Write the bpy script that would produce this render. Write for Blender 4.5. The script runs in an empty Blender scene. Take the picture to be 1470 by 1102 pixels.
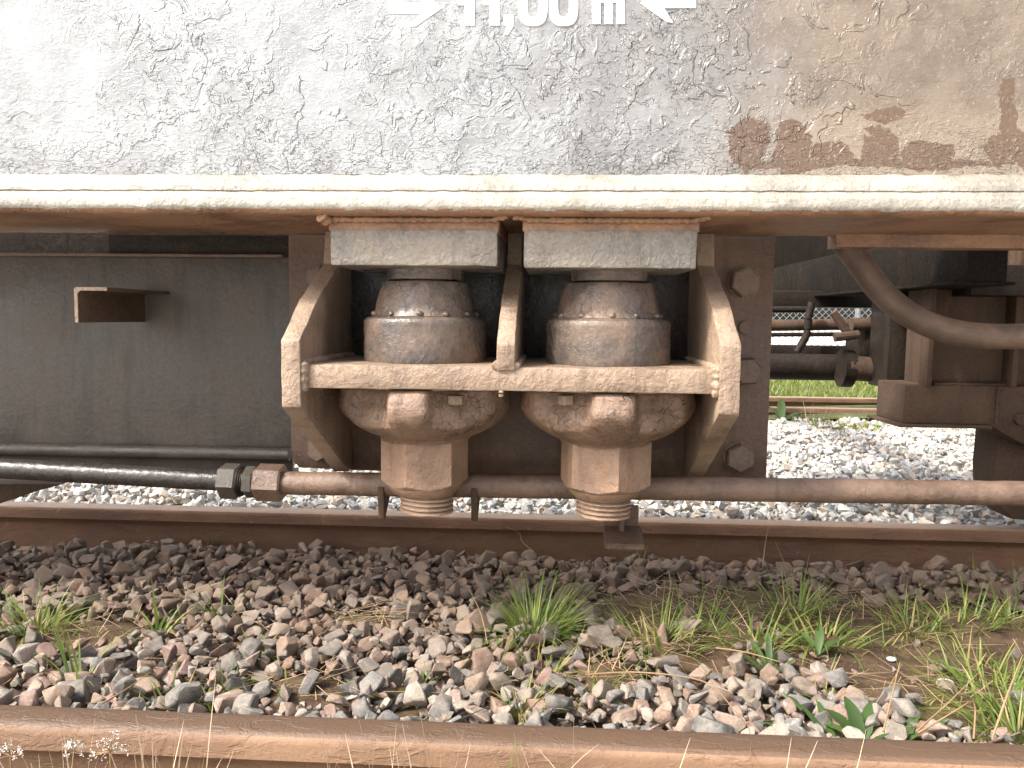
import bpy, bmesh, math, random
import numpy as np
from mathutils import Vector, Matrix, noise as mnoise
random.seed(7); rng = np.random.RandomState(7)
D = bpy.data; SC = bpy.context.scene; COL = SC.collection
rad = math.radians

# ------------------------------------------------------------------ camera, light
F = 1150.0; YAW, PITCH, ROLL, H = 3.24, 4.75, 0.6, 0.575
Rm = Matrix.Rotation(rad(YAW), 3, 'Z') @ Matrix.Rotation(rad(90-PITCH), 3, 'X') @ Matrix.Rotation(rad(ROLL), 3, 'Z')
cam = D.cameras.new('camera'); camo = D.objects.new('camera', cam); COL.objects.link(camo)
camo.location = (0, 0, H); camo.rotation_euler = Rm.to_euler()
cam.sensor_width = 36; cam.lens = F/1470*36; cam.clip_start = .05; cam.clip_end = 600
SC.camera = camo
SUN_EL, SUN_AZ = 47.0, 238.0        # azimuth clockwise from +Y (hazy sun high on the near left)
W = D.worlds.new('World'); SC.world = W; W.use_nodes = True
wn = W.node_tree.nodes; sky = wn.new('ShaderNodeTexSky'); sky.sky_type = 'NISHITA'; sky.sun_disc = False
sky.sun_elevation = rad(SUN_EL); sky.sun_rotation = rad(SUN_AZ); sky.air_density = 1.0; sky.dust_density = 6.0; sky.ozone_density = 1.0
bg = wn['Background']; bg.inputs['Strength'].default_value = .15
hs_ = wn.new('ShaderNodeHueSaturation'); hs_.inputs['Saturation'].default_value = .45      # thin white haze over the blue
W.node_tree.links.new(sky.outputs[0], hs_.inputs['Color']); W.node_tree.links.new(hs_.outputs[0], bg.inputs[0])
sun = D.lights.new('sun', 'SUN'); sun.energy = 2.0; sun.angle = rad(5.0); sun.color = (1, .95, .87)
suno = D.objects.new('sun', sun); COL.objects.link(suno)
sd = Vector((math.sin(rad(SUN_AZ))*math.cos(rad(SUN_EL)), math.cos(rad(SUN_AZ))*math.cos(rad(SUN_EL)), math.sin(rad(SUN_EL))))
suno.rotation_euler = sd.to_track_quat('Z', 'Y').to_euler(); suno.location = sd*20
vs = SC.view_settings; vs.view_transform = 'Standard'; vs.look = 'None'; vs.exposure = 1.42; vs.gamma = 1; vs.use_curve_mapping = False

# ------------------------------------------------------------------ helpers
def U(px, py, Y=None, Z=None):
    d = Rm @ Vector(((px-735)/F, -(py-551)/F, -1))
    t = Y/d.y if Y is not None else (Z-H)/d.z
    return Vector((d.x*t, d.y*t, H+d.z*t))
def RC(x0, y0, x1, y1, Y):          # extent of an upright rectangle standing at depth Y
    xm, ym = (x0+x1)/2, (y0+y1)/2
    return U(x0, ym, Y=Y).x, U(x1, ym, Y=Y).x, U(xm, y1, Y=Y).z, U(xm, y0, Y=Y).z
def fin(me, m, sharp=32):
    if m is not None: me.materials.append(m)
    me.polygons.foreach_set('use_smooth', [True]*len(me.polygons))
    me.set_sharp_from_angle(angle=rad(sharp)); me.update()
def obj(name, me, parent=None, m=None, sharp=32, **kw):
    if isinstance(me, bmesh.types.BMesh):
        bm = me; me = D.meshes.new(name); bmesh.ops.recalc_face_normals(bm, faces=bm.faces); bm.to_mesh(me); bm.free(); fin(me, m, sharp)
    o = D.objects.new(name, me); COL.objects.link(o)
    if parent: o.parent = parent
    for k, v in kw.items(): o[k] = v
    return o
def thing(name, loc, label, cat, group=None):
    o = D.objects.new(name, None); COL.objects.link(o); o.location = loc; o.empty_display_size = .1
    o['label'] = label; o['category'] = cat
    if group: o['group'] = group
    return o
def part(name, me, parent, m=None, sharp=32, **kw):
    o = obj(name, me, None, m, sharp, **kw); o.parent = parent
    r = parent; off = Vector()
    while r: off += Vector(r.location); r = r.parent
    o.matrix_parent_inverse = Matrix.Identity(4); o.location = -off if off.length else (0,0,0)
    return o
# (parts are modelled in world coordinates; part() cancels the parent's offset)
def nz(p, s, amp, seed=0): return mnoise.noise((p[0]*s+seed, p[1]*s+seed*.7, p[2]*s-seed))*amp
def box(bm, x0, x1, y0, y1, z0, z1, bev=.003, cut=0, rough=0, seg=2):
    b = bmesh.new(); bmesh.ops.create_cube(b, size=1)
    for v in b.verts: v.co = Vector(((x0+x1)/2+v.co.x*(x1-x0), (y0+y1)/2+v.co.y*(y1-y0), (z0+z1)/2+v.co.z*(z1-z0)))
    if bev: bmesh.ops.bevel(b, geom=b.edges[:], offset=bev, segments=seg, affect='EDGES', profile=.5)
    if cut: dens(b, cut)
    if rough: jit(b, rough)
    merge(bm, b)
def merge(bm, b):
    me = D.meshes.new('t'); b.to_mesh(me); b.free(); bm.from_mesh(me); D.meshes.remove(me)
def dens(b, n, axis=None):
    # cut long edges so that displacement has something to bend
    for _ in range(n):
        L = [e for e in b.edges if e.calc_length() > .02]
        if not L: break
        bmesh.ops.subdivide_edges(b, edges=L, cuts=1, use_grid_fill=True)
def jit(b, amp, s=28):
    for v in b.verts:
        n = mnoise.noise_vector(v.co*s); v.co += n*amp
def prism(bm, pts, x0, x1, bev=.003, cut=0, rough=0):      # polygon in (Y, Z), extruded along X
    b = bmesh.new()
    f = b.faces.new([b.verts.new((x0, p[0], p[1])) for p in pts])
    r = bmesh.ops.extrude_face_region(b, geom=[f])
    for v in r['geom']:
        if isinstance(v, bmesh.types.BMVert): v.co.x = x1
    if bev: bmesh.ops.bevel(b, geom=b.edges[:], offset=bev, segments=2, affect='EDGES', profile=.5)
    if cut:
        bmesh.ops.triangulate(b, faces=[f for f in b.faces if len(f.verts) > 4]); dens(b, cut)
    if rough: jit(b, rough)
    merge(bm, b)
def prism_xz(bm, pts, y0, y1, bev=.002):                    # polygon in (X, Z), extruded along Y
    b = bmesh.new()
    f = b.faces.new([b.verts.new((p[0], y0, p[1])) for p in pts])
    r = bmesh.ops.extrude_face_region(b, geom=[f])
    for v in r['geom']:
        if isinstance(v, bmesh.types.BMVert): v.co.y = y1
    if bev: bmesh.ops.bevel(b, geom=b.edges[:], offset=bev, segments=2, affect='EDGES', profile=.5)
    merge(bm, b)
def frame(d):
    d = d.normalized(); u = d.cross(Vector((0, 0, 1)))
    if u.length < .1: u = Vector((1, 0, 0))
    u.normalize(); return u, d.cross(u).normalized()
def tube(bm, pts, r, seg=20, rough=0, s=30, cap=True):
    pts = [Vector(p) for p in pts]; rings = []
    if not hasattr(r, '__len__'): r = [r]*len(pts)
    for i, p in enumerate(pts):
        d = pts[min(i+1, len(pts)-1)]-pts[max(i-1, 0)]; u, w = frame(d)
        ring = []
        for k in range(seg):
            a = 2*math.pi*k/seg; q = p+(u*math.cos(a)+w*math.sin(a))*r[i]
            if rough: q += (q-p).normalized()*mnoise.noise(q*s)*rough
            ring.append(bm.verts.new(q))
        rings.append(ring)
    for i in range(len(rings)-1):
        for k in range(seg): bm.faces.new((rings[i][k], rings[i][(k+1)%seg], rings[i+1][(k+1)%seg], rings[i+1][k]))
    if cap: bm.faces.new(rings[0]); bm.faces.new(rings[-1][::-1])
def line(a, b, n): return [Vector(a).lerp(Vector(b), i/n) for i in range(n+1)]
def lathe(bm, prof, cx, cy, seg=64, fn=None, rough=0, s=30):   # prof: list of (r, z); fn(r, z, a) may alter the radius
    rings = []
    for (r, z) in prof:
        ring = []
        for k in range(seg):
            a = 2*math.pi*k/seg; rr = fn(r, z, a) if fn else r; zz = z
            if isinstance(rr, tuple): rr, zz = rr
            q = Vector((cx+rr*math.sin(a), cy-rr*math.cos(a), zz))
            if rough: q += Vector((math.sin(a), -math.cos(a), 0))*mnoise.noise(q*s)*rough
            ring.append(bm.verts.new(q))
        rings.append(ring)
    for i in range(len(rings)-1):
        for k in range(seg): bm.faces.new((rings[i][k], rings[i][(k+1)%seg], rings[i+1][(k+1)%seg], rings[i+1][k]))
    bm.faces.new(rings[0]); bm.faces.new(rings[-1][::-1])
def fine(prof, step=.004):
    out = [prof[0]]
    for a, b in zip(prof, prof[1:]):
        n = max(1, int(math.hypot(b[0]-a[0], b[1]-a[1])/step))
        out += [(a[0]+(b[0]-a[0])*i/n, a[1]+(b[1]-a[1])*i/n) for i in range(1, n+1)]
    return out
def hexhead(bm, cx, y, cz, af, th, rot=0, ch=.12):            # bolt head facing -Y
    R = af/math.sqrt(3)
    rings = []
    for (sc, yy) in ((1, y), (1, y-th*.8), (1-ch, y-th)):
        rings.append([bm.verts.new((cx+R*sc*math.cos(rot+k*math.pi/3), yy, cz+R*sc*math.sin(rot+k*math.pi/3))) for k in range(6)])
    for i in range(2):
        for k in range(6): bm.faces.new((rings[i][k], rings[i][(k+1)%6], rings[i+1][(k+1)%6], rings[i+1][k]))
    bm.faces.new(rings[0]); bm.faces.new(rings[-1])
def hexx(bm, x0, x1, c, R, rot=0):                            # hexagonal nut round an axis along X
    cham = min(.004, (x1-x0)*.25); rings = []
    for (x, sc) in ((x0, .9), (x0+cham, 1), (x1-cham, 1), (x1, .9)):
        yy, zz = c(x)
        rings.append([bm.verts.new((x, yy+R*sc*math.cos(rot+k*math.pi/3), zz+R*sc*math.sin(rot+k*math.pi/3))) for k in range(6)])
    for i in range(3):
        for k in range(6): bm.faces.new((rings[i][k], rings[i][(k+1)%6], rings[i+1][(k+1)%6], rings[i+1][k]))
    bm.faces.new(rings[0]); bm.faces.new(rings[-1])

# ------------------------------------------------------------------ materials
class NT:
    def __init__(s, name):
        s.m = D.materials.new(name); s.m.use_nodes = True; s.n = s.m.node_tree.nodes; s.l = s.m.node_tree.links
        s.p = s.n['Principled BSDF']; g = s.n.new('ShaderNodeNewGeometry'); s.pos = g.outputs['Position']
    def add(s, t, **kw):
        x = s.n.new(t)
        for k, v in kw.items(): setattr(x, k, v)
        return x
    def put(s, sock, v):
        if isinstance(v, bpy.types.NodeSocket): s.l.new(v, sock)
        elif isinstance(v, tuple) and len(v) == 3 and sock.type == 'RGBA': sock.default_value = (*v, 1)
        else: sock.default_value = v
    def noise(s, scale, detail=6, rough=.6, dist=0, vec=None, stretch=None):
        v = vec or s.pos
        if stretch:
            mp = s.add('ShaderNodeMapping'); s.l.new(v, mp.inputs[0]); mp.inputs['Scale'].default_value = stretch; v = mp.outputs[0]
        x = s.add('ShaderNodeTexNoise'); s.l.new(v, x.inputs['Vector']); x.inputs['Scale'].default_value = scale
        x.inputs['Detail'].default_value = detail; x.inputs['Roughness'].default_value = rough; x.inputs['Distortion'].default_value = dist
        return x.outputs['Fac']
    def voro(s, scale, feature='F1', vec=None, out='Distance'):
        x = s.add('ShaderNodeTexVoronoi', feature=feature); s.l.new(vec or s.pos, x.inputs['Vector']); x.inputs['Scale'].default_value = scale
        return x.outputs[out]
    def ramp(s, v, a, b, lo=0, hi=1):
        x = s.add('ShaderNodeMapRange', interpolation_type='SMOOTHSTEP'); s.put(x.inputs[0], v)
        for i, q in enumerate((a, b, lo, hi)): x.inputs[i+1].default_value = q
        return x.outputs[0]
    def math(s, op, a, b=0):
        x = s.add('ShaderNodeMath', operation=op); s.put(x.inputs[0], a); s.put(x.inputs[1], b); return x.outputs[0]
    def mix(s, f, a, b, mode='MIX'):
        x = s.add('ShaderNodeMix', data_type='RGBA', blend_type=mode); s.put(x.inputs[0], f); s.put(x.inputs[6], a); s.put(x.inputs[7], b); return x.outputs[2]
    def xyz(s):
        x = s.add('ShaderNodeSeparateXYZ'); s.l.new(s.pos, x.inputs[0]); return x.outputs
    def warp(s, amt, scale):
        n = s.add('ShaderNodeTexNoise'); s.l.new(s.pos, n.inputs['Vector']); n.inputs['Scale'].default_value = scale; n.inputs['Detail'].default_value = 3
        v = s.add('ShaderNodeVectorMath', operation='SCALE'); s.l.new(n.outputs['Color'], v.inputs[0]); v.inputs['Scale'].default_value = amt
        w = s.add('ShaderNodeVectorMath', operation='ADD'); s.l.new(s.pos, w.inputs[0]); s.l.new(v.outputs[0], w.inputs[1]); return w.outputs[0]
    def out(s, col, rough, heights=(), metal=0, spec=.5):
        s.put(s.p.inputs['Base Color'], col); s.put(s.p.inputs['Roughness'], rough); s.p.inputs['Metallic'].default_value = metal
        s.p.inputs['Specular IOR Level'].default_value = spec
        prev = None
        for (h, dist, st) in heights:
            b = s.add('ShaderNodeBump'); s.put(b.inputs['Height'], h); b.inputs['Distance'].default_value = dist; b.inputs['Strength'].default_value = st
            if prev: s.l.new(prev, b.inputs['Normal'])
            prev = b.outputs[0]
        if prev: s.l.new(prev, s.p.inputs['Normal'])
        return s.m

def dusty(name, paint, dust, lo=.35, hi=.6, rough=.6, bump=1., rust=(.28, .11, .04), rustamt=.15, rr=.25, scale=7, cracks=0, streak=True, spec=.5):
    t = NT(name)
    cover = t.ramp(t.noise(scale, 8, .65), lo, hi)
    fineg = t.noise(120, 5, .7)
    c = t.mix(cover, paint, dust)
    c = t.mix(t.ramp(t.noise(26, 6, .7, .5), .62, .72), c, rust) if rustamt > .3 else t.mix(t.math('MULTIPLY', t.ramp(t.noise(20, 6, .7, .5), .55, .75), rustamt*2), c, rust)
    c = t.mix(t.ramp(fineg, .3, .7, .0, .22), c, tuple(min(1, q*1.7+.03) for q in dust))
    if streak: c = t.mix(t.ramp(t.noise(30, 4, .6, stretch=(1, 1, .12)), .5, .7, 0, .35), c, tuple(q*.55 for q in paint))
    # pits and chips
    c = t.mix(t.ramp(t.noise(230, 3, .6), .70, .76), c, tuple(q*.5 for q in paint))
    hs = [(t.noise(18, 6, .6), .004, .5*bump), (fineg, .0012, .8*bump), (t.ramp(t.noise(70, 5, .65, .4), .40, .66), .0016, .55*bump)]
    if cracks:
        e = t.voro(30, 'DISTANCE_TO_EDGE', t.warp(.06, 22)); k = t.ramp(e, 0, .022)
        k2 = t.math('MAXIMUM', k, t.ramp(t.noise(13, 3), .50, .56)); hs.append((k2, .003, cracks*.7))
        c = t.mix(t.ramp(k2, 0, 1, .6, 0), c, (.02, .012, .008))
    return t.out(c, t.ramp(cover, 0, 1, max(.2, rough-rr), rough), hs, spec=spec)

M = {}
M['brown'] = dusty('brown_dusty_steel', (.06, .044, .034), (.16, .108, .074), .3, .6, .62, 1.2, rustamt=.1)
M['bracket'] = dusty('bracket_steel', (.15, .098, .066), (.29, .208, .146), .3, .6, .62, 1.5, rustamt=.12)
M['plate'] = dusty('mounting_plate_steel', (.065, .037, .024), (.125, .076, .05), .3, .65, .65, .8, rustamt=.1)
M['web'] = dusty('dark_grey_web_paint', (.040, .035, .030), (.078, .064, .052), .3, .7, .6, .5, rustamt=.03)
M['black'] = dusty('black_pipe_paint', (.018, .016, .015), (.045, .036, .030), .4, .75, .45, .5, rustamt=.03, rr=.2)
M['void'] = dusty('shade_black_underframe_steel', (.006, .005, .004), (.014, .010, .007), .3, .7, 1.0, .6, rustamt=.05, spec=.08)  # near-black colour stands in for shade on cross bearer and inner sill
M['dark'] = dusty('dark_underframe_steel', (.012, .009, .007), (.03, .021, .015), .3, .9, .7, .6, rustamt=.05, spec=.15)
M['bogie'] = dusty('bogie_brown_steel', (.045, .027, .018), (.085, .053, .034), .3, .65, .9, .7, rustamt=.06, spec=.25)
M['pipe'] = dusty('brown_pipe', (.085, .053, .037), (.19, .123, .086), .3, .65, .55, .8, rustamt=.1)
M['casting'] = dusty('spindle_casting', (.060, .054, .050), (.165, .115, .082), .40, .66, .47, .8, rustamt=.1, rr=.25)
M['cap'] = dusty('cracked_cap', (.060, .053, .049), (.165, .112, .08), .40, .64, .45, 1.1, rustamt=.05, cracks=.5, rr=.2)
M['dish'] = dusty('cracked_dish', (.105, .066, .045), (.235, .152, .103), .3, .6, .45, 1.4, rustamt=.08, cracks=1.0)
M['nut'] = dusty('nut_steel', (.17, .105, .070), (.315, .20, .13), .3, .6, .6, 1.2, rust=(.42, .17, .06), rustamt=.3)
M['thread'] = dusty('thread_steel', (.27, .175, .12), (.40, .28, .195), .3, .6, .6, .8)
M['pad'] = dusty('pad_paint', (.12, .108, .094), (.22, .19, .155), .3, .65, .4, 1.5, rust=(.36, .24, .08), rustamt=.15, rr=.15)
M['underside'] = dusty('sill_underside_rust', (.13, .065, .035), (.27, .15, .085), .35, .6, .65, 1.2, rust=(.42, .18, .045), rustamt=.35, streak=False)
M['hose'] = None

def sill_mat():
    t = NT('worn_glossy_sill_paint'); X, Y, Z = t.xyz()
    glare_grime = t.math('ADD', X, t.math('MULTIPLY', t.math('SUBTRACT', t.noise(4, 6, .6), .5), .9))  # glare on the left painted in as pale grey; brown dust to the right
    gx = t.ramp(glare_grime, -.05, .6)
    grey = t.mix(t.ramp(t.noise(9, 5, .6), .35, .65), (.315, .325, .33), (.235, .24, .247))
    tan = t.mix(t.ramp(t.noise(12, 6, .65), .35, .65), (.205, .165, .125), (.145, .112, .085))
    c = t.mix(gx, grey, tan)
    mid = t.math('MULTIPLY', t.ramp(X, -.15, .12), t.ramp(X, .20, .42, 1, 0)); c = t.mix(t.math('MULTIPLY', mid, t.ramp(t.noise(9, 4, .55), .3, .7, .35, .9)), c, (.185, .185, .185))
    # brown wash marks rising from the lower flange on the right, with drawn-out edges
    low = t.math('MULTIPLY', t.ramp(Z, .93, .99, 1, 0), t.ramp(X, .36, .46))
    c = t.mix(t.math('MULTIPLY', low, .6), c, (.27, .215, .16))
    vX, vZ = None, None
    wv = t.add('ShaderNodeSeparateXYZ'); t.l.new(t.warp(.05, 13), wv.inputs[0]); wx, wz = wv.outputs[0], wv.outputs[2]
    fld = None
    for (bx_, bz_, sx_, sz_) in [(.35, .905, .042, .055), (.43, .89, .036, .055), (.50, .88, .042, .026), (.585, .895, .034, .046), (.60, .953, .040, .016), (.67, .878, .048, .024), (.81, .945, .017, .085), (.82, .89, .045, .035), (.90, .872, .07, .03), (.58, .862, .25, .009)]:
        g = t.math('ADD', t.math('POWER', t.math('ABSOLUTE', t.math('DIVIDE', t.math('SUBTRACT', wx, bx_+.025), sx_)), 2.0), t.math('POWER', t.math('ABSOLUTE', t.math('DIVIDE', t.math('SUBTRACT', wz, bz_+.025), sz_)), 2.0))
        fld = g if fld is None else t.math('MINIMUM', fld, g)
    wm = t.ramp(t.math('ADD', fld, t.math('MULTIPLY', t.math('SUBTRACT', t.noise(38, 4, .65, 1.0), .5), 1.9)), .85, .98, .9, 0)
    c = t.mix(wm, c, (.115, .070, .044))
    # dark vertical runs
    run = t.ramp(t.noise(9, 5, .7, .6, stretch=(1.4, 1, .22)), .62, .70)
    run = t.math('MULTIPLY', run, t.ramp(X, .1, .35, 0, .8))
    c = t.mix(run, c, (.11, .095, .085))
    c = t.mix(t.ramp(t.noise(150, 4, .7), .55, .75, 0, .3), c, (.6, .55, .5))
    # lifted, wrinkled paint: contour-like flake edges at several sizes, denser towards the flange
    vec = t.warp(.05, 9)
    f1 = t.ramp(t.noise(15, 3, .55, 1.2, vec=vec), .54, .585)
    f2 = t.ramp(t.noise(42, 3, .6, 1.0, vec=vec), .55, .61)
    f3 = t.ramp(t.noise(95, 3, .6, 1.2, stretch=(.55, 1, 1.25)), .50, .62)
    f4 = t.ramp(t.noise(26, 4, .6, 2.0, vec=vec), .41, .46)
    lowd = t.ramp(t.math('ADD', Z, t.math('MULTIPLY', t.noise(5, 3), .16)), .93, 1.03, 1, .12)
    h3 = t.math('MULTIPLY', f3, lowd)
    rid = t.ramp(t.math('ABSOLUTE', t.math('SUBTRACT', t.noise(12, 4, .6, 1.5), .5)), 0, .012, 1, 0)
    rid = t.math('MULTIPLY', rid, t.ramp(t.noise(5, 2), .48, .58))
    act = t.math('MAXIMUM', t.ramp(t.noise(2.6, 3), .46, .62, .05, .9), t.ramp(Z, .86, .98, .8, 0)); act = t.math('MAXIMUM', act, mid); act = t.math('MULTIPLY', act, t.ramp(X, .30, .55, 1, .35))
    hs = [(t.math('MULTIPLY', f1, t.ramp(t.noise(3.3, 3), .42, .58)), .0035, .9), (t.math('MULTIPLY', f4, t.math('MULTIPLY', act, t.ramp(t.noise(4, 2), .45, .55))), .003, .9), (t.math('MULTIPLY', f2, act), .0026, .9), (h3, .0026, .8),
          (t.noise(60, 4, .5), .0014, .35), (t.noise(7, 3), .010, .4)]
    ed = t.math('MULTIPLY', t.math('MULTIPLY', f3, t.math('SUBTRACT', 1, f3)), 2.6)
    c = t.mix(t.math('MULTIPLY', t.math('MULTIPLY', ed, lowd), .5), c, (.10, .09, .085))
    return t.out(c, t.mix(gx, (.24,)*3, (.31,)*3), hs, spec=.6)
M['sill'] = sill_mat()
M['lip'] = dusty('sill_flange_paint', (.20, .18, .15), (.32, .295, .25), .35, .6, .4, 1.2, rust=(.42, .30, .12), rustamt=.12, rr=.12, streak=False)
def white():
    t = NT('white_marking_paint'); return t.out(t.mix(t.ramp(t.noise(60, 5, .7), .6, .7), (.82, .82, .82), (.6, .6, .6)), .5, [(t.noise(60, 5), .001, .5)])
M['white'] = white()
def hose():
    t = NT('braided_hose_rubber'); w = t.add('ShaderNodeTexWave', wave_type='BANDS'); w.inputs['Scale'].default_value = 60; w.inputs['Distortion'].default_value = 0
    uv = t.add('ShaderNodeUVMap'); c1 = t.add('ShaderNodeTexChecker'); mp = t.add('ShaderNodeMapping'); t.l.new(uv.outputs[0], mp.inputs[0]); mp.inputs['Scale'].default_value = (1, 1, 1)
    mp.inputs['Rotation'].default_value = (0, 0, rad(45)); t.l.new(mp.outputs[0], c1.inputs[0]); c1.inputs['Scale'].default_value = 1
    c = t.mix(t.ramp(t.noise(12, 5, .6), .35, .65), (.085, .055, .038), (.17, .11, .075))
    return t.out(c, .6, [(c1.outputs['Fac'], .0012, .5), (t.noise(70), .001, .5)])
M['hose'] = hose()
def rail_mat(name, a, b, top):
    t = NT(name)
    c = t.mix(t.ramp(t.noise(8, 7, .65, stretch=(.5, 1, 1)), .35, .65), a, b)
    c = t.mix(t.ramp(t.noise(90, 5, .7), .55, .75, 0, .6), c, tuple(q*.45 for q in a))
    c = t.mix(t.ramp(t.noise(7, 7, .7, 1.0), .64, .70, 0, .8), c, (.55, .32, .10))
    c = t.mix(t.ramp(t.noise(40, 5, .7, .5), .68, .74, 0, .6), c, (.5, .42, .36))
    g = t.add('ShaderNodeNewGeometry'); sp = t.add('ShaderNodeSeparateXYZ'); t.l.new(g.outputs['True Normal'], sp.inputs[0])
    c = t.mix(t.ramp(sp.outputs[2], .75, .97), c, t.mix(t.noise(14, 5, .6, stretch=(.12, 1, 1)), top, tuple(q*.7 for q in top)))
    return t.out(c, t.ramp(sp.outputs[2], .75, .97, .72, .42), [(t.noise(14, 6, .6, stretch=(.4, 1, 1)), .003, .5), (t.noise(140, 5, .7), .0018, .8), (t.ramp(t.noise(34, 5, .65, .8, stretch=(.35, 1, 1)), .5, .58), .0012, .7)])
M['rail_near'] = rail_mat('rusty_rail_light', (.175, .10, .058), (.25, .148, .086), (.115, .07, .044))
M['rail'] = rail_mat('rusty_rail_dark', (.13, .065, .038), (.19, .10, .055), (.42, .29, .20))
def stone_mat(name, cols, src, dust, dlo, dhi):
    t = NT(name)
    if src == 'obj': r = t.add('ShaderNodeObjectInfo').outputs['Random']
    else:
        a = t.add('ShaderNodeAttribute'); a.attribute_name = 'tone'; r = a.outputs['Fac']
    cr = t.add('ShaderNodeValToRGB'); cr.color_ramp.interpolation = 'CONSTANT'; e = cr.color_ramp.elements
    for i, c in enumerate(cols):
        x = e[0] if i == 0 else e.new(i/len(cols)) if i > 1 or len(e) < 2 else e[1]
        x.position = i/len(cols); x.color = (*c, 1)
    t.l.new(r, cr.inputs[0])
    c = t.mix(t.ramp(t.noise(45, 6, .7), .35, .65, 0, .45), cr.outputs[0], (.40, .33, .27))
    c = t.mix(t.ramp(t.noise(240, 4, .7), .4, .7, 0, .45), c, (.10, .085, .075))
    c = t.mix(t.ramp(t.noise(30, 4, .6, 2, stretch=(1, .3, 1)), .63, .67, 0, .3), c, (.6, .56, .5))
    # brown brake dust lies on the stones under the wagon
    X, Y, Z = t.xyz()
    c = t.mix(t.math('MULTIPLY', t.ramp(t.math('ADD', Y, t.math('MULTIPLY', t.noise(7, 4), .5)), dlo, dhi), dust[3]), c, dust[:3])
    return t.out(c, .85, [(t.noise(55, 6, .7), .004, .6), (t.noise(300, 4, .7), .001, .6)], spec=.3)
FC = [(.21, .145, .10), (.09, .095, .092), (.25, .20, .155), (.135, .14, .138), (.19, .112, .075), (.31, .27, .22), (.08, .084, .08), (.22, .15, .11), (.17, .158, .142), (.26, .19, .145), (.11, .115, .112), (.20, .12, .098), (.24, .215, .18), (.15, .117, .09)]
M['stone'] = stone_mat('ballast_stone', FC, 'obj', (.12, .073, .045, .65), 1.5, 2.2)
M['stone_s'] = stone_mat('ballast_stone_mass', FC, 'att', (.12, .073, .045, .65), 1.5, 2.2)
BC = [(.64, .62, .57), (.50, .53, .54), (.68, .66, .60), (.42, .44, .45), (.50, .42, .35), (.64, .61, .56), (.30, .33, .35), (.55, .53, .50), (.46, .38, .32), (.36, .38, .39)]
M['stone_b'] = stone_mat('clean_ballast_stone', BC, 'att', (.5, .48, .45, .1), 3, 5)
def soil():
    t = NT('brown_soil'); c = t.mix(t.ramp(t.noise(20, 7, .7), .35, .65), (.055, .034, .021), (.12, .078, .048))
    c = t.mix(t.ramp(t.noise(6, 4, .6), .50, .62, 0, .45), c, (.10, .085, .028))
    c = t.mix(t.ramp(t.voro(110), .12, .2, .6, 0), c, (.27, .20, .15))
    return t.out(c, .95, [(t.noise(60, 7, .75), .008, .9)], spec=.2)
M['soil'] = soil()
def plain(name, a, b, s, rough=.9, bump=.01):
    t = NT(name); return t.out(t.mix(t.ramp(t.noise(s, 7, .7), .35, .65), a, b), rough, [(t.noise(s*3, 6, .7), bump, .7)], spec=.2)
M['gravelbase'] = plain('pale_gravel_fines', (.30, .28, .25), (.5, .48, .44), 30)
M['verge'] = plain('verge_soil', (.06, .07, .03), (.11, .12, .05), 6)
M['yard'] = plain('pale_yard_surface', (.50, .47, .43), (.62, .59, .54), 2, bump=.002)
def leafmat(name, c0, c1, c2, trans=.4):
    t = NT(name); a = t.add('ShaderNodeAttribute'); a.attribute_name = 'tone'
    cr = t.add('ShaderNodeValToRGB'); e = cr.color_ramp.elements; e[0].color = (*c0, 1); e[1].color = (*c2, 1); x = e.new(.5); x.color = (*c1, 1)
    t.l.new(a.outputs['Fac'], cr.inputs[0])
    m = t.out(cr.outputs[0], .5, spec=.4)
    tr = t.add('ShaderNodeBsdfTranslucent'); t.l.new(cr.outputs[0], tr.inputs[0]); mx = t.add('ShaderNodeMixShader'); mx.inputs[0].default_value = trans
    o = t.n['Material Output']; t.l.new(t.p.outputs[0], mx.inputs[1]); t.l.new(tr.outputs[0], mx.inputs[2]); t.l.new(mx.outputs[0], o.inputs[0]); return m
M['grass'] = leafmat('green_grass', (.085, .145, .025), (.17, .235, .045), (.36, .31, .11))
M['leaf'] = leafmat('weed_leaf', (.04, .075, .022), (.075, .13, .035), (.12, .19, .055))
M['straw'] = leafmat('dry_straw', (.34, .22, .12), (.52, .38, .24), (.66, .54, .38), .25)
M['wire'] = plain('galvanised_wire', (.20, .20, .20), (.28, .28, .28), 40, .5)
M['fluff'] = plain('white_seed_fluff', (.7, .68, .64), (.8, .78, .74), 40)

# ------------------------------------------------------------------ ground
def gz(x, y):
    z = -.135
    if y > 2.3: z = -.115 + .05*min(1, (y-2.3)/2)
    z += .018*mnoise.noise((x*2.3, y*2.3, 3)) + .007*mnoise.noise((x*9, y*9, 1))
    return z
SOILS = []     # bare patches (world centre, radii) seen among the stones
for (px, py, rx, ry) in [(1310, 930, .26, .27), (1210, 865, .12, .12), (930, 880, .12, .17), (880, 960, .07, .08), (1080, 900, .18, .12), (120, 910, .14, .10), (440, 985, .09, .07), (530, 890, .10, .045), (1420, 1010, .17, .14), (1290, 985, .17, .08), (1110, 870, .22, .14), (1400, 900, .22, .20), (980, 860, .16, .12), (1000, 930, .12, .08)]:
    p = U(px, py, Z=-.11); SOILS.append((p.x, p.y, rx, ry))
def bare(x, y):
    b = 0
    for (cx, cy, rx, ry) in SOILS: b = max(b, 1.25-math.hypot((x-cx)/rx, (y-cy)/ry)*1.0)
    return max(0, min(1, b*1.6)) 
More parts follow.
